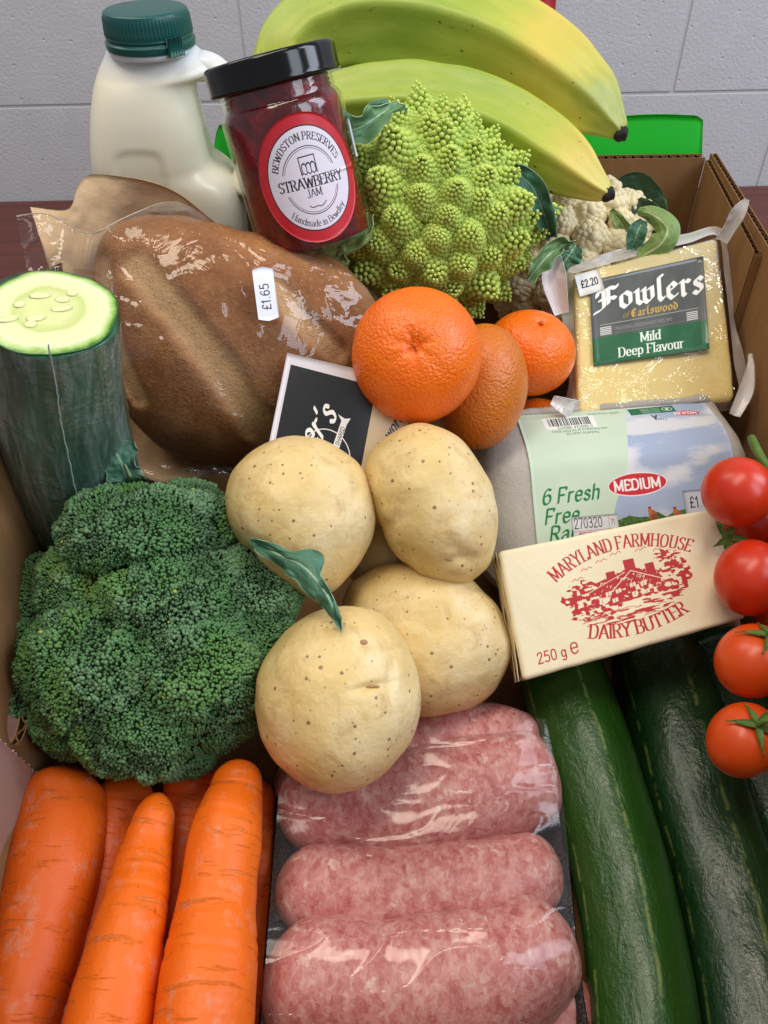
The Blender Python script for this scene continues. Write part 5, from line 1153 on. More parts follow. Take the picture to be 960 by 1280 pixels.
# lid lip along the hinge side and round the left end
lip = [EO + x * ex + (2.6 + .0 * x) * ey - 3.4 * ez for x in np.linspace(xs0 + 1.6, xs1 - 1.2, 14)]
lip = [EO + (xs0 + .1) * ex - 4.5 * ey - 4.2 * ez, EO + (xs0 - .15) * ex - 1.6 * ey - 4.3 * ez, EO + (xs0 + .3) * ex + .6 * ey - 4.3 * ez, EO + (xs0 + .9) * ex + 1.6 * ey - 4.25 * ez] + lip + [EO + (xs1 - .3) * ex + 1.5 * ey - 4.2 * ez, EO + (xs1 + .1) * ex - .3 * ey - 4.2 * ez]
V, F, st = tube(lip, [.28] * len(lip), 16, 160, cap=(.3, .3), disp=lambda ph, s, st, r: .05 * vn(st * np.array([1, 1, 2.0]), 4)); mesh("lid_rim", V, F, mpulp, egg)
# printed label wraps hinge side and lid top
cum = np.r_[0, np.cumsum(np.linalg.norm(np.diff(ss, axis=0), axis=1))]
i0 = np.argmin(np.abs(ss[:NS // 2, 0] + 6.6)); zf_ = [i for i in range(NS) if ss[i, 1] < -3.1 and ss[i, 0] > 1.5][0]
sl0, sl1 = cum[i0], cum[zf_]; foldI = np.argmin(np.hypot(ss[:, 0] - .02, ss[:, 1] + .05)); fv = 1 - (cum[foldI] - sl0) / (sl1 - sl0)
LX0, LX1 = -.5, xs1 - 1.3; CW, CH = 1200, int(1200 * (sl1 - sl0) / (LX1 - LX0)); ppc = 1200 / (LX1 - LX0)
print("egg label", CW, CH, "fold", fv * CH, "ppc", ppc)
cv = Canvas(CW, CH, '#c5d9c5'); FY = fv * CH
X, Y = cv.xy(); cl = fbm(np.stack([X / 260, Y / 120, 0 * X], -1), 4, 21)
def lx(px): return ((px - 673) * .0418 - LX0) * ppc
def ly(px, py): return FY + (py - (573 - (px - 673) * .0766)) * .0445 * ppc
bx_ = [(lx(752), ly(752, 676)), (lx(762), ly(762, 630)), (lx(779), ly(779, 590)), (lx(800), 140), (lx(812), 0), (1200, 0), (1200, CH), (lx(735), CH)]
ins = cv.poly(cr(bx_[:5], 40).tolist() + bx_[5:], '#b9c3da')
sky = np.stack([.64 + .20 * smooth(cl, -.4, .5), .70 + .15 * smooth(cl, -.4, .5), .82 + .06 * smooth(cl, -.4, .5)], -1); dk = smooth(cl, .1, .9)[..., None] * 0
cv.a[ins] = sky[ins]
hill = ly(800, 640) + 18 * fbm(np.stack([X / 60, 0 * X, 0 * X], -1), 3, 3) - .06 * (X - 700); m_ = ins & (Y > hill) & (X > lx(752)); g = fbm(np.stack([X / 9, Y / 7, 0 * X], -1), 2, 9)
cv.a[m_] = (np.array([.27, .40, .17]) + .10 * g[..., None])[m_]
for hx, hy, s_ in ((807, 640, 1.0), (838, 640, 1.0)):
    x, y = lx(hx), ly(hx, hy); cv.ellipse(x, y, 24, 34, '#a8602e'); cv.ellipse(x - 14, y - 30, 13, 17, '#b9713a'); cv.ellipse(x - 16, y - 48, 9, 7, '#b8231d'); cv.ellipse(x + 8, y + 12, 18, 22, '#8a4522')
GRN = '#1f7a45'
for w_, px_, py_ in (("6 Fresh", 672, 628), ("Free", 673, 651), ("Range", 677, 671)):
    cv.text(w_, lx(px_), ly(px_, py_), 86, dict(nib=(.1, .04, 38), slant=.24), GRN, ang=-2)
x, y = lx(792), ly(792, 603); cv.ellipse(x, y, 176, 70, '#e9e4e6', ang=-2); cv.ellipse(x, y, 169, 63, '#c8222c', ang=-2); cv.text("MEDIUM", x, y + 30, 60, BOLD, '#f5eeee', align='c', ang=-2)
# hinge side, printed upside down
def ut(txt, x, y, size, st, col, sx=1): cv.text(txt, x, y, size, st, col, ang=180, sx=sx)
cv.poly([(150, 60), (470, 60), (470, 200), (150, 200)], '#e3e8e4')
xb = 178; r2 = random.Random(4)
while xb < 440:
    wb = r2.choice([4, 4, 7, 10]); cv.poly([(xb, 78), (xb + wb, 78), (xb + wb, 168), (xb, 168)], '#16201c'); xb += wb + r2.choice([4, 5, 8])
ut("5 060124 380012", 440, 176, 24, MONO, '#2c3a34'); ut("www.freerange.co.uk Tel 01299 382010", 520, 214, 20, SANS, '#4f6a5a', .8); ut("Packed by Lucas Ltd", 460, 246, 22, SANS, '#4f6a5a', .8)
ut("100% recyclable", 640, 40, 26, SANS, '#4f6a5a', .9)
cv.poly([(700, 18), (985, 10), (985, 100), (700, 110)], '#1b6a45'); cv.ellipse(940, 56, 30, 26, '#dfe8e0', 5); cv.ellipse(940, 56, 12, 14, '#dfe8e0')
for k in range(3): ut("RSPCA FREEDOM"[:11], 890, 30 + 24 * k, 15, SANS, '#cfe0d2')
cv.ellipse(1040, 128, 78, 28, '#c8222c'); ut("MEDIUM", 1100, 112, 30, BOLD, '#f5eeee')
ut("A", 850, 128, 42, BOLD, '#22382e'); ut("Class", 900, 165, 26, SANS, '#35506a'); 
elm = print_mat("egg box label print", cv, .5, .35)
def eggf(u, v):
    s = sl0 + (sl1 - sl0) * v; y = np.interp(s, cum, ss[:, 0]); z = np.interp(s, cum, ss[:, 1]); x = LX0 + (LX1 - LX0) * u
    d0, d1 = x - xs0, xs1 - x; k = np.ones_like(x)
    for d, q in ((d0, 2.3), (d1, 1.3)): k = k * np.where(d < q, .5 + .5 * np.sqrt(np.clip(1 - (1 - d / q) ** 2, 0, 1)), 1)
    y = cen[0] + (y - cen[0]) * k; z = cen[1] + (z - cen[1]) * k; W = EO + x[..., None] * ex + y[..., None] * ey + z[..., None] * ez
    cc = EO + x[..., None] * ex + cen[0] * ey + cen[1] * ez; d = nrm(W - cc); return W + .05 * fbm(W * .5, 2, 7)[..., None] * d + .07 * ez * (1 + 0 * u[..., None]) + .05 * ey * (v[..., None] > 1 - fv)
el = patch("label", eggf, 60, 110, elm, egg, thickness=.02)
def eggst(quad):   # sticker lying on the lid top, given in px
    TL, TR, BR, BL = quad
    def f(u, v):
        x = (TL[0] * (1 - u) + TR[0] * u) * v + (BL[0] * (1 - u) + BR[0] * u) * (1 - v); y = (TL[1] * (1 - u) + TR[1] * u) * v + (BL[1] * (1 - u) + BR[1] * u) * (1 - v)
        U = (lx(x) / CW); Vv = 1 - (ly(x, y) / CH); return eggf(np.clip(U, 0, 1), np.clip(Vv, 0, 1)) + .05 * ez
    return f
cv = Canvas(500, 300, '#dfe0e8'); cv.text("270320", 20, 120, 100, MONO, '#55565e', sx=.78); cv.text("71", 420, 110, 60, MONO, '#55565e', sx=.7)
cv.line([(0, 150), (500, 150)], 4, '#b8303c'); cv.line([(400, 20), (400, 290)], 4, '#b8303c'); cv.text("BEST BEFORE", 60, 200, 34, BOLD, '#b8303c', sx=.8); cv.text("CLASS A", 90, 250, 34, BOLD, '#b8303c', sx=.8); cv.text("EGGS", 110, 292, 34, BOLD, '#b8303c', sx=.8)
patch("date_sticker", eggst([(706, 642), (763, 638), (765, 672), (707, 676)]), 10, 10, print_mat("date print", cv, .5), egg)
cv = Canvas(420, 300, '#ccd2e2'); cv.text("£1.65", 60, 200, 120, MONO, '#23252c', sx=.8)
patch("price_sticker", eggst([(846, 611), (892, 607), (894, 637), (848, 641)]), 10, 10, print_mat("egg price print", cv, .5), egg)

# ------------------------------------------------------------------ butter
but = thing("butter_pack", "cream wrapped butter block with red farmhouse print, lying below the egg box", "butter", P(775, 745, 37))
BQ = [P(622, 689, 37.0), P(893, 634, 36.4), P(937, 771, 35.1), P(654, 851, 35.6)]
nB = nrm(np.cross(BQ[1] - BQ[0], BQ[3] - BQ[0])); nB = nB if nB @ Fv > 0 else -nB
bk = nB * 3.4; BW, BHh = np.linalg.norm(BQ[1] - BQ[0]), np.linalg.norm(BQ[3] - BQ[0])
c8 = [[[BQ[3] + bk, BQ[2] + bk], [BQ[0] + bk, BQ[1] + bk]], [[BQ[3], BQ[2]], [BQ[0], BQ[1]]]]
print("butter", BW, BHh)
a = M("cream butter paper", rough=.5, spec=.35); co = a.co('obj'); n = a.noise(co, .5, 4, .55, .5); a.set('Base Color', a.mix(n, '#e2d3a9', '#e8dcb8')).nb(n, .0012, .5).set('Subsurface Weight', .1).set('Subsurface Radius', (.005, .004, .002)); mwrap = a.m
def bdisp(V):
    d = .05 * fbm(V * .35, 2, 14) + .02 * vn(V * 1.6, 15); r_ = smooth(V[:, 0], BW / 2 - 1.7, BW / 2); V = V + d[:, None] * nrm(V)
    V[:, 2] -= r_ * .35 * (.5 + .5 * np.sin(V[:, 1] * 2.2 + .5)) * (V[:, 2] > 0); return V
V, F, L = rbox(c8, (BW, BHh, 3.4), .22, 60, bdisp); wrapargs = (V, F, L)
fB = bil(BQ); 
# end folds
fo = []
lft = nrm(BQ[0] - BQ[1])
for k, (d0, d1, off) in enumerate(((.25, 2.6, .05), (.9, 3.1, .12))):
    q = [BQ[0] + nB * d0 + lft * off, BQ[0] + nB * d1 + lft * off, BQ[3] + nB * d1 + lft * (off + .06), BQ[3] + nB * (d0 + .25 * k) + lft * (off + .06)]
    uu, vv = np.meshgrid(np.linspace(0, 1, 14), np.linspace(0, 1, 30), indexing='ij'); G = bil(q)(uu, vv) + lft * (.07 * vn(np.stack([uu * 3, vv * 6, 0 * uu + k], -1), 4))[..., None]
    V, F = thick(G.reshape(-1, 3), 14, 30, .03); mesh("end_fold", V, F, mwrap, but)
cv = Canvas(1400, int(1400 * BHh / BW), '#ebe0c0'); CHb = cv.h; RED = '#b92e36'; sx_ = 1400 / 285.0
X, Y = cv.xy()
# print coordinates from px: u along the long side, v down
def bc_(px, py):
    r = ray(px, py); t_ = ((BQ[0] - CAM) @ nB) / (r @ nB); w_ = CAM + t_ * r - BQ[0]; e1_ = nrm(BQ[1] - BQ[0]); e2_ = nrm(BQ[3] - BQ[0]); 
    A = np.array([[1, e1_ @ e2_], [e1_ @ e2_, 1]]); s_ = np.linalg.solve(A, [w_ @ e1_, w_ @ e2_]); return s_[0] / BW * 1400, s_[1] / BHh * CHb
cx_, cy_ = bc_(783, 738); l_, r__ = bc_(705, 750)[0], bc_(862, 718)[0]; print("house", cx_, cy_, l_, r__, CHb, bc_(690, 718), bc_(868, 690), bc_(680, 826))
rx, ry = (r__ - l_) / 2, (r__ - l_) / 2 * .58
xn, yn = (X - cx_) / rx, (Y - cy_) / ry
nz = fbm(np.stack([X / 26, Y / 17, 0 * X], -1), 3, 31); nz2 = fbm(np.stack([X / 60, Y / 12, 0 * X], -1), 2, 32)
edge = 1 + .10 * fbm(np.stack([np.arctan2(yn, xn) * 5, 0 * X, 0 * X], -1), 3, 33)
roofy = -.50 + .75 * np.abs(xn - .12) * (xn > .12) * .9 + .42 * np.abs(xn - .12) * (xn <= .12)
inell = (np.hypot(xn, yn / 1.0) < edge)
ink = np.zeros(X.shape, bool)
ink |= inell & (yn > roofy) & (yn < .45) & (nz > -.12)
ink |= inell & (yn > .35) & (nz2 > .12)
bush = (np.hypot((xn + .72) / .30, (yn + .02) / .42) < edge) | (np.hypot((xn - .78) / .24, (yn + .02) / .5) < edge) | (np.hypot((xn + .55) / .4, (yn - .45) / .32) < edge)
ink |= bush & (nz > -.05) & (np.hypot(xn, yn) < 1.12)
roof = (yn > roofy) & (yn < roofy + .50) & (np.abs(xn - .05) < .5); ink |= roof & ((X * .9 + Y * .5) % 23 < 19) & (nz > -.75)
cv.paint(ink.astype(float), RED)
for x_, y_, w_, h_ in ((.12, -.74, .085, .44), (-.20, -.50, .07, .36), (.42, -.50, .07, .36)):
    cv.poly([(cx_ + (x_ - w_) * rx, cy_ + y_ * ry), (cx_ + (x_ + w_) * rx, cy_ + y_ * ry), (cx_ + (x_ + w_) * rx, cy_ + (y_ + h_) * ry), (cx_ + (x_ - w_) * rx, cy_ + (y_ + h_) * ry)], RED)
W0 = '#ebe0c0'
cv.line([(cx_ + .12 * rx, cy_ - .40 * ry), (cx_ - .32 * rx, cy_ + .18 * ry)], 6, W0); cv.line([(cx_ + .12 * rx, cy_ - .40 * ry), (cx_ + .58 * rx, cy_ + .06 * ry)], 6, W0); cv.line([(cx_ - .62 * rx, cy_ - .02 * ry), (cx_ + .02 * rx, cy_ - .38 * ry)], 5, W0)
for x_, y_ in ((-.30, .12), (-.14, .10), (-.42, .3), (.1, .02), (.26, .06), (.1, .28), (.28, .3), (-.22, .34)):
    cv.poly([(cx_ + (x_ - .045) * rx, cy_ + (y_ - .05) * ry), (cx_ + (x_ + .045) * rx, cy_ + (y_ - .07) * ry), (cx_ + (x_ + .045) * rx, cy_ + (y_ + .05) * ry), (cx_ + (x_ - .045) * rx, cy_ + (y_ + .07) * ry)], W0)
    cv.line([(cx_ + x_ * rx, cy_ + (y_ - .05) * ry), (cx_ + x_ * rx, cy_ + (y_ + .05) * ry)], 3, RED)
for x_, y_ in ((-.55, -.72), (-.30, -.86), (-.05, -.98), (-.72, -.48), (.35, -.95), (.62, -.84)):
    X_, Y_ = cx_ + x_ * rx, cy_ + y_ * ry; cv.line([(X_ - 34, Y_ + 6), (X_ - 16, Y_ - 8), (X_, Y_ + 3), (X_ + 20, Y_ - 12), (X_ + 36, Y_ - 2)], 4, RED, True)
sr = np.hypot(xn - .72, (yn + .62)) < .17 * (1 + .3 * np.sin(9 * np.arctan2(yn + .62, xn - .72))); cv.paint((sr & (nz > -.2)).astype(float), RED)
for k in range(26):
    x_, y_ = rng.uniform(-.75, .75), rng.uniform(.62, .98)
    if np.hypot(x_, y_ * .95) < 1.05: X_, Y_ = cx_ + x_ * rx, cy_ + y_ * ry; l2_ = rng.uniform(14, 55); cv.line([(X_ - l2_, Y_ + 3), (X_, Y_ - 3), (X_ + l2_, Y_ + 2)], rng.uniform(3, 6), RED, True)
# arched lettering
xa, ya = bc_(690, 720); xm, ym = bc_(772, 680); xc_, yc_ = bc_(868, 690)
R_ = 760; cv.text("MARYLAND FARMHOUSE", cx_ + 5, ym + R_ + 45, 88, SERIFB, RED, arc=(R_, -90), sx=.72)
xd, yd = bc_(800, 795); cv.text("DAIRY BUTTER", cx_ + 10, yd - 900 + 40, 88, SERIFB, RED, arc=(900, 90), flip=True, sx=.86)
x_, y_ = bc_(673, 832); cv.text("250 g", x_, y_, 66, SANS, RED, sx=.95); cv.text("e", x_ + 208, y_ - 4, 100, dict(nib=(.045, .045, 0)), RED, sx=1.0)
# paint only the ink: paper left as the wrapper's own colour
bm_ = print_mat("butter paper print", cv, .5, .35); bm_.nb(bm_.noise(bm_.co('obj'), .6, 4, .55, .5), .0012, .5); bm_.set('Subsurface Weight', .1).set('Subsurface Radius', (.005, .004, .002))
V, F, L = wrapargs; uvb = np.stack([L[:, 0] / BW + .5, L[:, 1] / BHh + .5], 1); uvb[L[:, 2] < -1.5] = 0
mesh("wrapper", V, F, bm_, but, uv=uvb)

# ------------------------------------------------------------------ tomatoes on the vine
a = M("shiny tomato skin", rough=.3, spec=.5); co = a.co('obj'); n = a.noise(co, .5, 3); oi = a.node('ObjectInfo').outputs['Random']
c = a.mix(n, '#bd2208', '#cc3812'); a.set('Base Color', c).set('Subsurface Weight', .12).set('Subsurface Radius', (.006, .001, .0005)).set('Roughness', .32); mtom = a.m
a = M("orange red tomato skin", rough=.2, spec=.5); n = a.noise(a.co('obj'), .5, 3); a.set('Base Color', a.mix(n, '#c93d0c', '#d85416')).set('Subsurface Weight', .12).set('Subsurface Radius', (.006, .002, .0005)).set('Roughness', .33); mtom2 = a.m
a = M("green vine", rough=.55, spec=.3); n = a.noise(a.co('obj'), 2, 4); a.set('Base Color', a.mix(n, '#3c5a20', '#66823a')).nb(n, .0006); mvine = a.m
tom = thing("tomato_vine", "small round red tomatoes on a green vine down the right edge, beside butter", "tomatoes", P(950, 760, 35))
TM = [(922, 615, 47, 44, 34.5, mtom, None), (945, 652, 42, 38, 37, mtom, None), (938, 722, 47, 48, 34, mtom, None), (941, 826, 50, 47, 33, mtom2, (962, 795)), (929, 925, 48, 48, 32, mtom2, (948, 908)), (972, 770, 30, 40, 36.5, mtom, None), (1010, 690, 46, 46, 35.5, mtom, (1000, 700)), (1010, 860, 46, 46, 34, mtom, None)]
def calyx(par, c, N_, R, n5=5, seed=0, ln=1.15):
    ax1 = nrm(np.cross(N_, [.2, 1, .3])); ax2 = np.cross(N_, ax1); parts = []
    for k in range(n5):
        an = 2 * pi * k / n5 + seed + rng.uniform(-.2, .2); d = ax1 * cos(an) + ax2 * sin(an); s = np.linspace(0, 1, 14); L_ = ln * rng.uniform(.8, 1.15); lift = rng.uniform(-.05, .2)
        x = s * L_; drop = R - np.sqrt(np.maximum(R * R - np.minimum(x, R * .95) ** 2, 0)); wd = .17 * np.sin(np.clip(s * 1.05 + .12, 0, 1) * pi) ** .8 * (1 - s * .5); e = np.cross(N_, d)
        mid = c + x[:, None] * d + (-drop + .06 + lift * s ** 2)[:, None] * N_; v = np.linspace(-1, 1, 7); bend = rng.uniform(-.25, .25)
        G = mid[:, None] + (bend * s ** 2)[:, None, None] * e + (wd[:, None] * v[None])[..., None] * e + (.05 * np.abs(v)[None] * np.ones(14)[:, None])[..., None] * N_; V, F = thick(G.reshape(-1, 3), 14, 7, .03); parts.append((V, F))
    V, F = join(parts); mesh("calyx", V, F, mvine, par)
for k, (x, y, rx, ry, t, m_, cal) in enumerate(TM):
    Vv, F, st = blob(x, y, t, ell(x, y, rx, ry), (rx + ry) / 2 * t / 1000 * .97, (rx + ry) / 2 * t / 1000, 60, 90, 1)
    if cal is not None:
        R = (rx + ry) / 2 * t / 1000; d = np.array([(cal[0] - x) * t / 1000, -(cal[1] - y) * t / 1000, 0]); d[2] = math.sqrt(max(.15, R * R - d @ d)); dv = nrm(VF(x, y) @ nrm(d)); C = P(x, y, t)
        q = Vv - C; a_ = np.arccos(np.clip(nrm(q) @ dv, -1, 1)); Vv = Vv - nrm(q) * (.16 * np.exp(-(a_ / .28) ** 2))[:, None]
    tm = mesh("tomato", Vv, F, m_, tom, label=None)
    if cal is not None:
        c = C + dv * (R - .06); calyx(tm, c, dv, R, 5, k * 1.3, 1.05)
        V, F, st = tube([c - dv * .1, c + dv * .35, c + dv * .7 + nrm(Rv) * .45, c + dv * .9 + nrm(Rv) * 1.4], [.12, .1, .12, .14], 10, 24, cap=(0, .1)); mesh("stalk", V, F, mvine, tm)
V, F, st = tube(pathP([(938, 545, 36), (950, 570, 35), (968, 600, 34.5), (985, 660, 34), (990, 740, 33.5), (985, 800, 32.6), (975, 850, 32), (985, 915, 31)]), [.2, .17, .15, .16, .15, .15, .14, .1], 14, 120, cap=(.2, .2), disp=lambda ph, s, st, r: .04 * vn(st * np.array([2, 2, 1.2]), 3)); mesh("vine_stem", V, F, mvine, tom)
c = P(912, 672, 35.2); calyx(tom, c, nrm(-ray(912, 672) + np.array([-.3, 0, 0])), 1.4, 5, .4, .9)

# ------------------------------------------------------------------ courgettes
def courg_mat(name, d1, d2, str_, sheen=.3):
    a = M(name, rough=.27, spec=.5); x, y, z = a.sep(a.co('st')); an = a.node('Math', {0: y, 1: x}, operation='ARCTAN2').outputs[0]
    n = a.noise(a.co('st', (1, 1, .3)), .8, 4, .6); wobn = a.math('MULTIPLY', a.math('SUBTRACT', a.noise(a.co('st', (.0, .0, .5)), 1, 3), .5), .5)
    w8 = a.math('ABSOLUTE', a.math('SINE', a.math('MULTIPLY_ADD', an, 2.5, a.math('ADD', wobn, .45)))); line_ = a.ramp(w8, [(.0, 1), (.06, .7), (.14, 0)])
    br = a.ramp(a.noise(a.co('st', (1, 1, 1.1)), 1.3, 4, .65), [(.44, 0), (.56, 1)]); streak = a.math('MULTIPLY', line_, br)
    fleck = a.ramp(a.vor(a.co('st', (1, 1, .7)), 4.5), [(.08, 1), (.16, 0)]); fn = a.ramp(a.noise(a.co('obj'), .9, 2), [(.45, 0), (.65, 1)])
    c = a.mix(n, d1, d2); c = a.mix(a.math('MULTIPLY', a.math('MULTIPLY', fleck, fn), .5), c, '#5d7a3a'); c = a.mix(a.math('MULTIPLY', streak, .55), c, str_)
    bn = a.noise(a.co('st', (1, 1, .5)), 1.6, 5, .65, .5)
    a.set('Base Color', c).set('Roughness', a.ramp(n, [(.3, .22), (.7, .36)])).nb(a.math('ADD', bn, a.math('MULTIPLY', a.noise(a.co('obj'), 6, 3), .25)), .0016, .6).set('Coat Weight', .1).set('Coat Roughness', .15); return a.m
mz1 = courg_mat("green courgette skin", '#153c0e', '#2b5a1c', '#8c9e52'); mz2 = courg_mat("dark courgette skin", '#0d2811', '#1b4020', '#76863f')
def courgette(pts, rpx, mat, label, tw=0.0):
    th = thing("courgette", label, "courgette", P(*pts[1]), "courgettes at the lower right")
    V, F, st = tube(pathP(pts), [r_ * p[2] / 1000 for r_, p in zip(rpx, pts)], 96, 130, cap=(1.2, 1.5), cross=lambda ph: 1 + .022 * np.cos(5 * (ph + tw)), disp=lambda ph, s, st, r: .05 * fbm(st * np.array([.4, .4, .2]), 2, 6) + .012 * vn(st * np.array([2, 2, .8]), 7))
    mesh("skin", V, F, mat, th, st=st); return th
courgette([(685, 790, 43), (706, 860, 40.5), (745, 980, 37.2), (783, 1130, 33.8), (806, 1290, 30.6), (812, 1420, 28.6)], [50, 54, 57, 61, 66, 66], mz1, "mid green courgette nearest the sausages, pale streak down its length", .1)
courgette([(812, 800, 43), (836, 870, 40.8), (872, 1000, 37.2), (916, 1150, 33.8), (950, 1310, 30.6), (965, 1430, 28.6)], [54, 60, 64, 68, 74, 74], mz2, "darkest green courgette at the lower right, glossy with thin yellow line", .5)
courgette([(880, 790, 44), (905, 850, 42.5), (955, 960, 39), (1002, 1080, 36), (1050, 1250, 32)], [50, 55, 56, 60, 64], mz2, "dark courgette mostly behind the lowest tomato at the right edge", .3)

# ------------------------------------------------------------------ carrots
def carrot_mat(name, c1, c2, seed):
    a = M(name, rough=.5, spec=.4); n = a.noise(a.co('st', (1, 1, .25)), .6, 4, .6); g = a.noise(a.co('st', (.35, .35, 3.2), (seed, 0, 0)), 1.3, 4, .62, .4); gr = a.ramp(g, [(.60, 0), (.70, 1)])
    d_ = a.ramp(g, [(.70, 0), (.76, 1)]); sc = a.ramp(a.noise(a.co('st', (1, 1, 1), (0, seed, 0)), .7, 5, .75), [(.55, 0), (.70, .5)])
    c = a.mix(n, c1, c2); c = a.mix(a.math('MULTIPLY', gr, .25), c, '#f0a868'); c = a.mix(a.math('MULTIPLY', d_, .5), c, '#7a3208'); c = a.mix(sc, c, '#c9a08a')
    spk = a.ramp(a.vor(a.co('st', (1, 1, .6), (seed, 0, 0)), 1.1), [(.03, .7), (.06, 0)]); c = a.mix(spk, c, '#6b3310')
    a.set('Base Color', c).set('Subsurface Weight', .15).set('Subsurface Radius', (.006, .003, .0005)).nb(a.math('ADD', a.math('SUBTRACT', a.math('MULTIPLY', n, .5), gr), a.math('MULTIPLY', a.noise(a.co('obj'), 5, 4, .7), .35)), .0011, .65).set('Coat Weight', .06).set('Coat Roughness', .3); return a.m
mc1 = carrot_mat("orange carrot skin", '#e86006', '#f07812', 3.0); mc2 = carrot_mat("deep orange carrot skin", '#dc580a', '#e66a14', 9.0)
def carrot(pts, rpx, mat, label, cap0=1.3, seed=0, lump=.10):
    th = thing("carrot", label, "carrot", P(*pts[1]), "carrots at the lower left")
    V, F, st = tube(pathP(pts), [r_ * p[2] / 1000 for r_, p in zip(rpx, pts)], 84, 170, cap=(cap0, .8), disp=lambda ph, s, st, r: lump * fbm(st * np.array([.4, .4, .35]) + seed, 3, seed) - .03 * (vn(st * np.array([.3, .3, 3.0]) + seed, seed + 5) > .45) - .0 * r)
    mesh("root", V, F, mat, th, st=st); return th
carrot([(92, 962, 36.0), (80, 1000, 35.0), (66, 1080, 33.0), (44, 1180, 30.8), (18, 1290, 28.8), (0, 1400, 27)], [40, 54, 61, 56, 50, 46], mc2, "thick carrot at the left edge with pale scuffs near its blunt top", 1.5, 1)
carrot([(165, 965, 36.6), (150, 1030, 35.4), (126, 1120, 33.6), (92, 1240, 31), (66, 1350, 29)], [30, 36, 36, 36, 36], mc2, "shaded carrot lying in the gap between the two left front carrots", 1.2, 2)
carrot([(199, 990, 33.5), (194, 1020, 33.0), (182, 1070, 32.0), (165, 1150, 30.0), (140, 1260, 28.0), (115, 1400, 26)], [21, 26, 34, 43, 53, 60], mc1, "tapered carrot with pointed tip up and fine cross creases, second from left in front", 1.0, 3)
carrot([(246, 950, 36.8), (236, 1010, 35.8), (224, 1080, 34.6), (205, 1180, 33)], [34, 32, 28, 26], mc2, "carrot end tucked under the broccoli between the pointed and the right front carrot", 1.2, 4)
carrot([(301, 950, 34.2), (296, 990, 33.4), (284, 1040, 32.2), (272, 1110, 31.0), (262, 1200, 29.2), (250, 1300, 27.4), (244, 1400, 26)], [26, 33, 43, 47, 57, 62, 64], mc1, "large bright carrot beside the sausage pack with a notch on its right side", .8, 5, .09)
carrot([(322, 975, 38), (322, 1060, 36.5), (318, 1160, 34.5), (312, 1300, 31.5)], [20, 25, 27, 28], mc2, "narrow dark carrot squeezed between the large front carrot and the sausage tray", 1.0, 6)
carrot([(70, 1050, 39), (60, 1200, 36), (50, 1350, 33)], [50, 55, 55], mc2, "hidden carrot lying beneath the left front carrots", 1.0, 7)

# ------------------------------------------------------------------ sausages in their tray
pk = thing("sausage_pack", "film wrapped black tray of thick pink pork sausages at the bottom centre", "sausages", P(530, 1080, 34))
a = M("coarse pink sausage", rough=.4, spec=.4); co = a.co('obj', (1, .75, 1)); dn = a.node('TexNoise', {'Vector': co, 'Scale': 2.6, 'Detail': 3.0}).outputs[1]
wc = a.mix(.3, co, dn); v1 = a.vor(wc, 6.0, 'F1', 'Color'); q1 = a.sep(v1)[0]; n = a.noise(wc, 2.6, 5, .68); n2 = a.noise(wc, 7.0, 4, .7); fat = a.ramp(a.noise(wc, 2.2, 4, .6), [(.60, 0), (.70, .8)])
mm = a.math('ADD', a.math('MULTIPLY', q1, .20), a.math('ADD', a.math('MULTIPLY', n, .85), a.math('MULTIPLY', n2, .45)))
c = a.ramp(mm, [(.52, '#ad5652'), (.64, '#c1706c'), (.78, '#d08d87'), (.98, '#deb0a6')]); c = a.mix(fat, c, '#ecd0c2')
a.set('Base Color', c).set('Subsurface Weight', .2).set('Subsurface Radius', (.006, .002, .001)).nb(a.math('ADD', mm, n2), .0007, .4).set('Coat Weight', .12).set('Coat Roughness', .25); msau = a.m
SV = []
def sausage(pts, rpx, seed, label=None, caps=(1.15, 1.0)):
    V, F, st = tube(pathP(pts), [r_ * p[2] / 1000 for r_, p in zip(rpx, pts)], 84, 120, cap=caps, disp=lambda ph, s, st, r: .09 * fbm(st * .45 + seed, 3, seed), up=-Fv)
    SV.append(V); mesh("sausage", V, F, msau, pk)
sausage([(352, 1005, 39), (420, 965, 38.8), (520, 935, 38.8), (610, 922, 38.8), (672, 935, 39)], [40, 44, 44, 44, 36], 1)
sausage([(350, 1015, 36.8), (400, 1008, 36.6), (500, 1000, 36.5), (600, 985, 36.6), (696, 965, 36.8)], [42, 55, 62, 66, 56], 2)
sausage([(346, 1102, 34.4), (400, 1112, 34.2), (500, 1118, 34.1), (600, 1108, 34.2), (700, 1080, 34.5)], [40, 54, 56, 58, 40], 3)
sausage([(330, 1215, 31.6), (390, 1228, 31.4), (500, 1240, 31.3), (610, 1222, 31.5), (712, 1160, 32.2)], [56, 76, 86, 84, 52], 4, caps=(1.5, 1.2))
sausage([(640, 1310, 31.6), (690, 1285, 31.6), (738, 1235, 32)], [44, 48, 30], 5)
sausage([(330, 1340, 29.8), (420, 1345, 29.6), (560, 1350, 29.6), (640, 1345, 29.8)], [50, 62, 66, 60], 6)
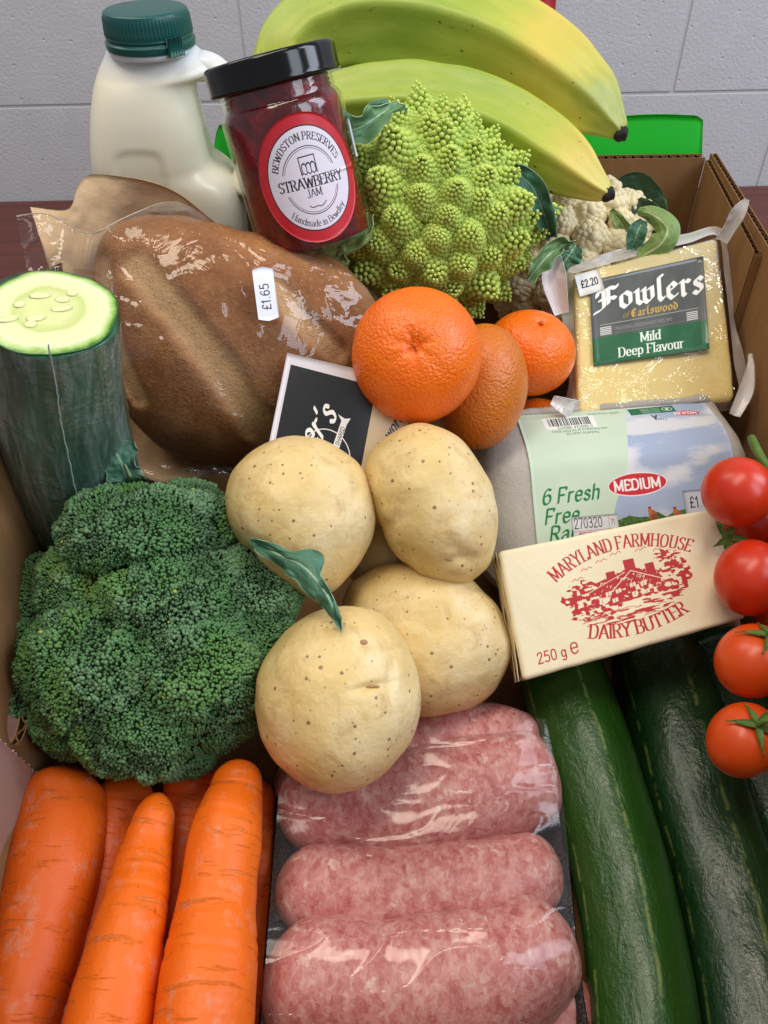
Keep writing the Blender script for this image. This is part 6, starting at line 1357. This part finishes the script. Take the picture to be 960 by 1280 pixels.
# tray
a = M("black speckled foam tray", rough=.5, spec=.4); s_ = a.vor(a.co('obj'), 6); a.set('Base Color', a.ramp(s_, [(.1, '#5c6064'), (.25, '#1c1e21'), (1, '#141517')])).nb(s_, .0006); mtray = a.m
rimp = [(352, 935, 40), (430, 905, 41), (520, 897, 41), (610, 893, 41), (672, 896, 41), (694, 925, 40), (703, 1000, 37.6), (712, 1100, 34.6), (722, 1200, 32.0), (736, 1300, 29.6), (745, 1400, 27.6), (600, 1440, 27.4), (400, 1440, 27.4), (318, 1400, 27.6), (326, 1280, 30.2), (336, 1150, 33.4), (346, 1020, 37)]
R = cr(np.vstack([pathP(rimp), [P(*rimp[0])]]), 240)[:-1]; cenr = R.mean(0); floor_z = .6
def ringat(k, z=None, dz=0):
    q = cenr + (R - cenr) * k
    if z is not None: q = q.copy(); q[:, 2] = z
    else: q = q + [0, 0, dz]
    return q
rows = np.array([ringat(1.0, dz=-.25), ringat(1.012, dz=-.05), ringat(1.0, dz=.0), ringat(.975, dz=-.05), ringat(.95, z=2.0), ringat(.90, z=1.0), ringat(.5, z=.95), ringat(.05, z=.95)])
mesh("tray", rows.reshape(-1, 3), gridF(8, 240, True), mtray, pk)
rows = np.array([ringat(1.0, dz=-.25), ringat(.96, z=1.8), ringat(.90, z=.55), ringat(.05, z=.52)]); mesh("tray_underside", rows.reshape(-1, 3), gridF(4, 240, True), mtray, pk)
# cling film stretched over
X0_, X1_, Y0_, Y1_ = 318, 746, 885, 1340
samp2 = envelope(SV, X0_, X1_, Y0_, Y1_, 4, 9, 260, lambda x, y: np.interp(y, [890, 1000, 1100, 1200, 1300], [41, 38.0, 35.0, 32.4, 30.0]) + 0 * x)
u, v = np.meshgrid(np.linspace(0, 1, 150), np.linspace(0, 1, 150), indexing='ij')
lft_ = cr([(352, 920), (346, 1020), (336, 1150), (326, 1280), (322, 1330)], 150); rgt = cr([(682, 898), (703, 1000), (713, 1100), (723, 1200), (742, 1335)], 150)
px = lft_[None, :, 0] * (1 - u) + rgt[None, :, 0] * u; py = lft_[None, :, 1] * (1 - u) + rgt[None, :, 1] * u
T = samp2(px, py)
for _ in range(25): Tq = np.pad(T, 1, mode='edge'); T = (Tq[:-2, 1:-1] + Tq[2:, 1:-1] + Tq[1:-1, :-2] + Tq[1:-1, 2:] + 2 * T) / 6
T = T - .13 + .05 * fbm(np.stack([px * .012, py * .012, 0 * px], -1), 2, 6) - .05 * (1 - np.abs(vn(np.stack([px * .012 + py * .01, py * .035, 0 * px], -1), 9))) ** 8
mf2 = film_mat("clear cling film", (.97, .96, .96), 0.9, .02, .11, .04, scale=.3, base_fac=.0, hazecol=(.8, .7, .7), bd=.002)
mesh("cling_film", Pa(px, py, T).reshape(-1, 3), gridF(150, 150), mf2, pk)
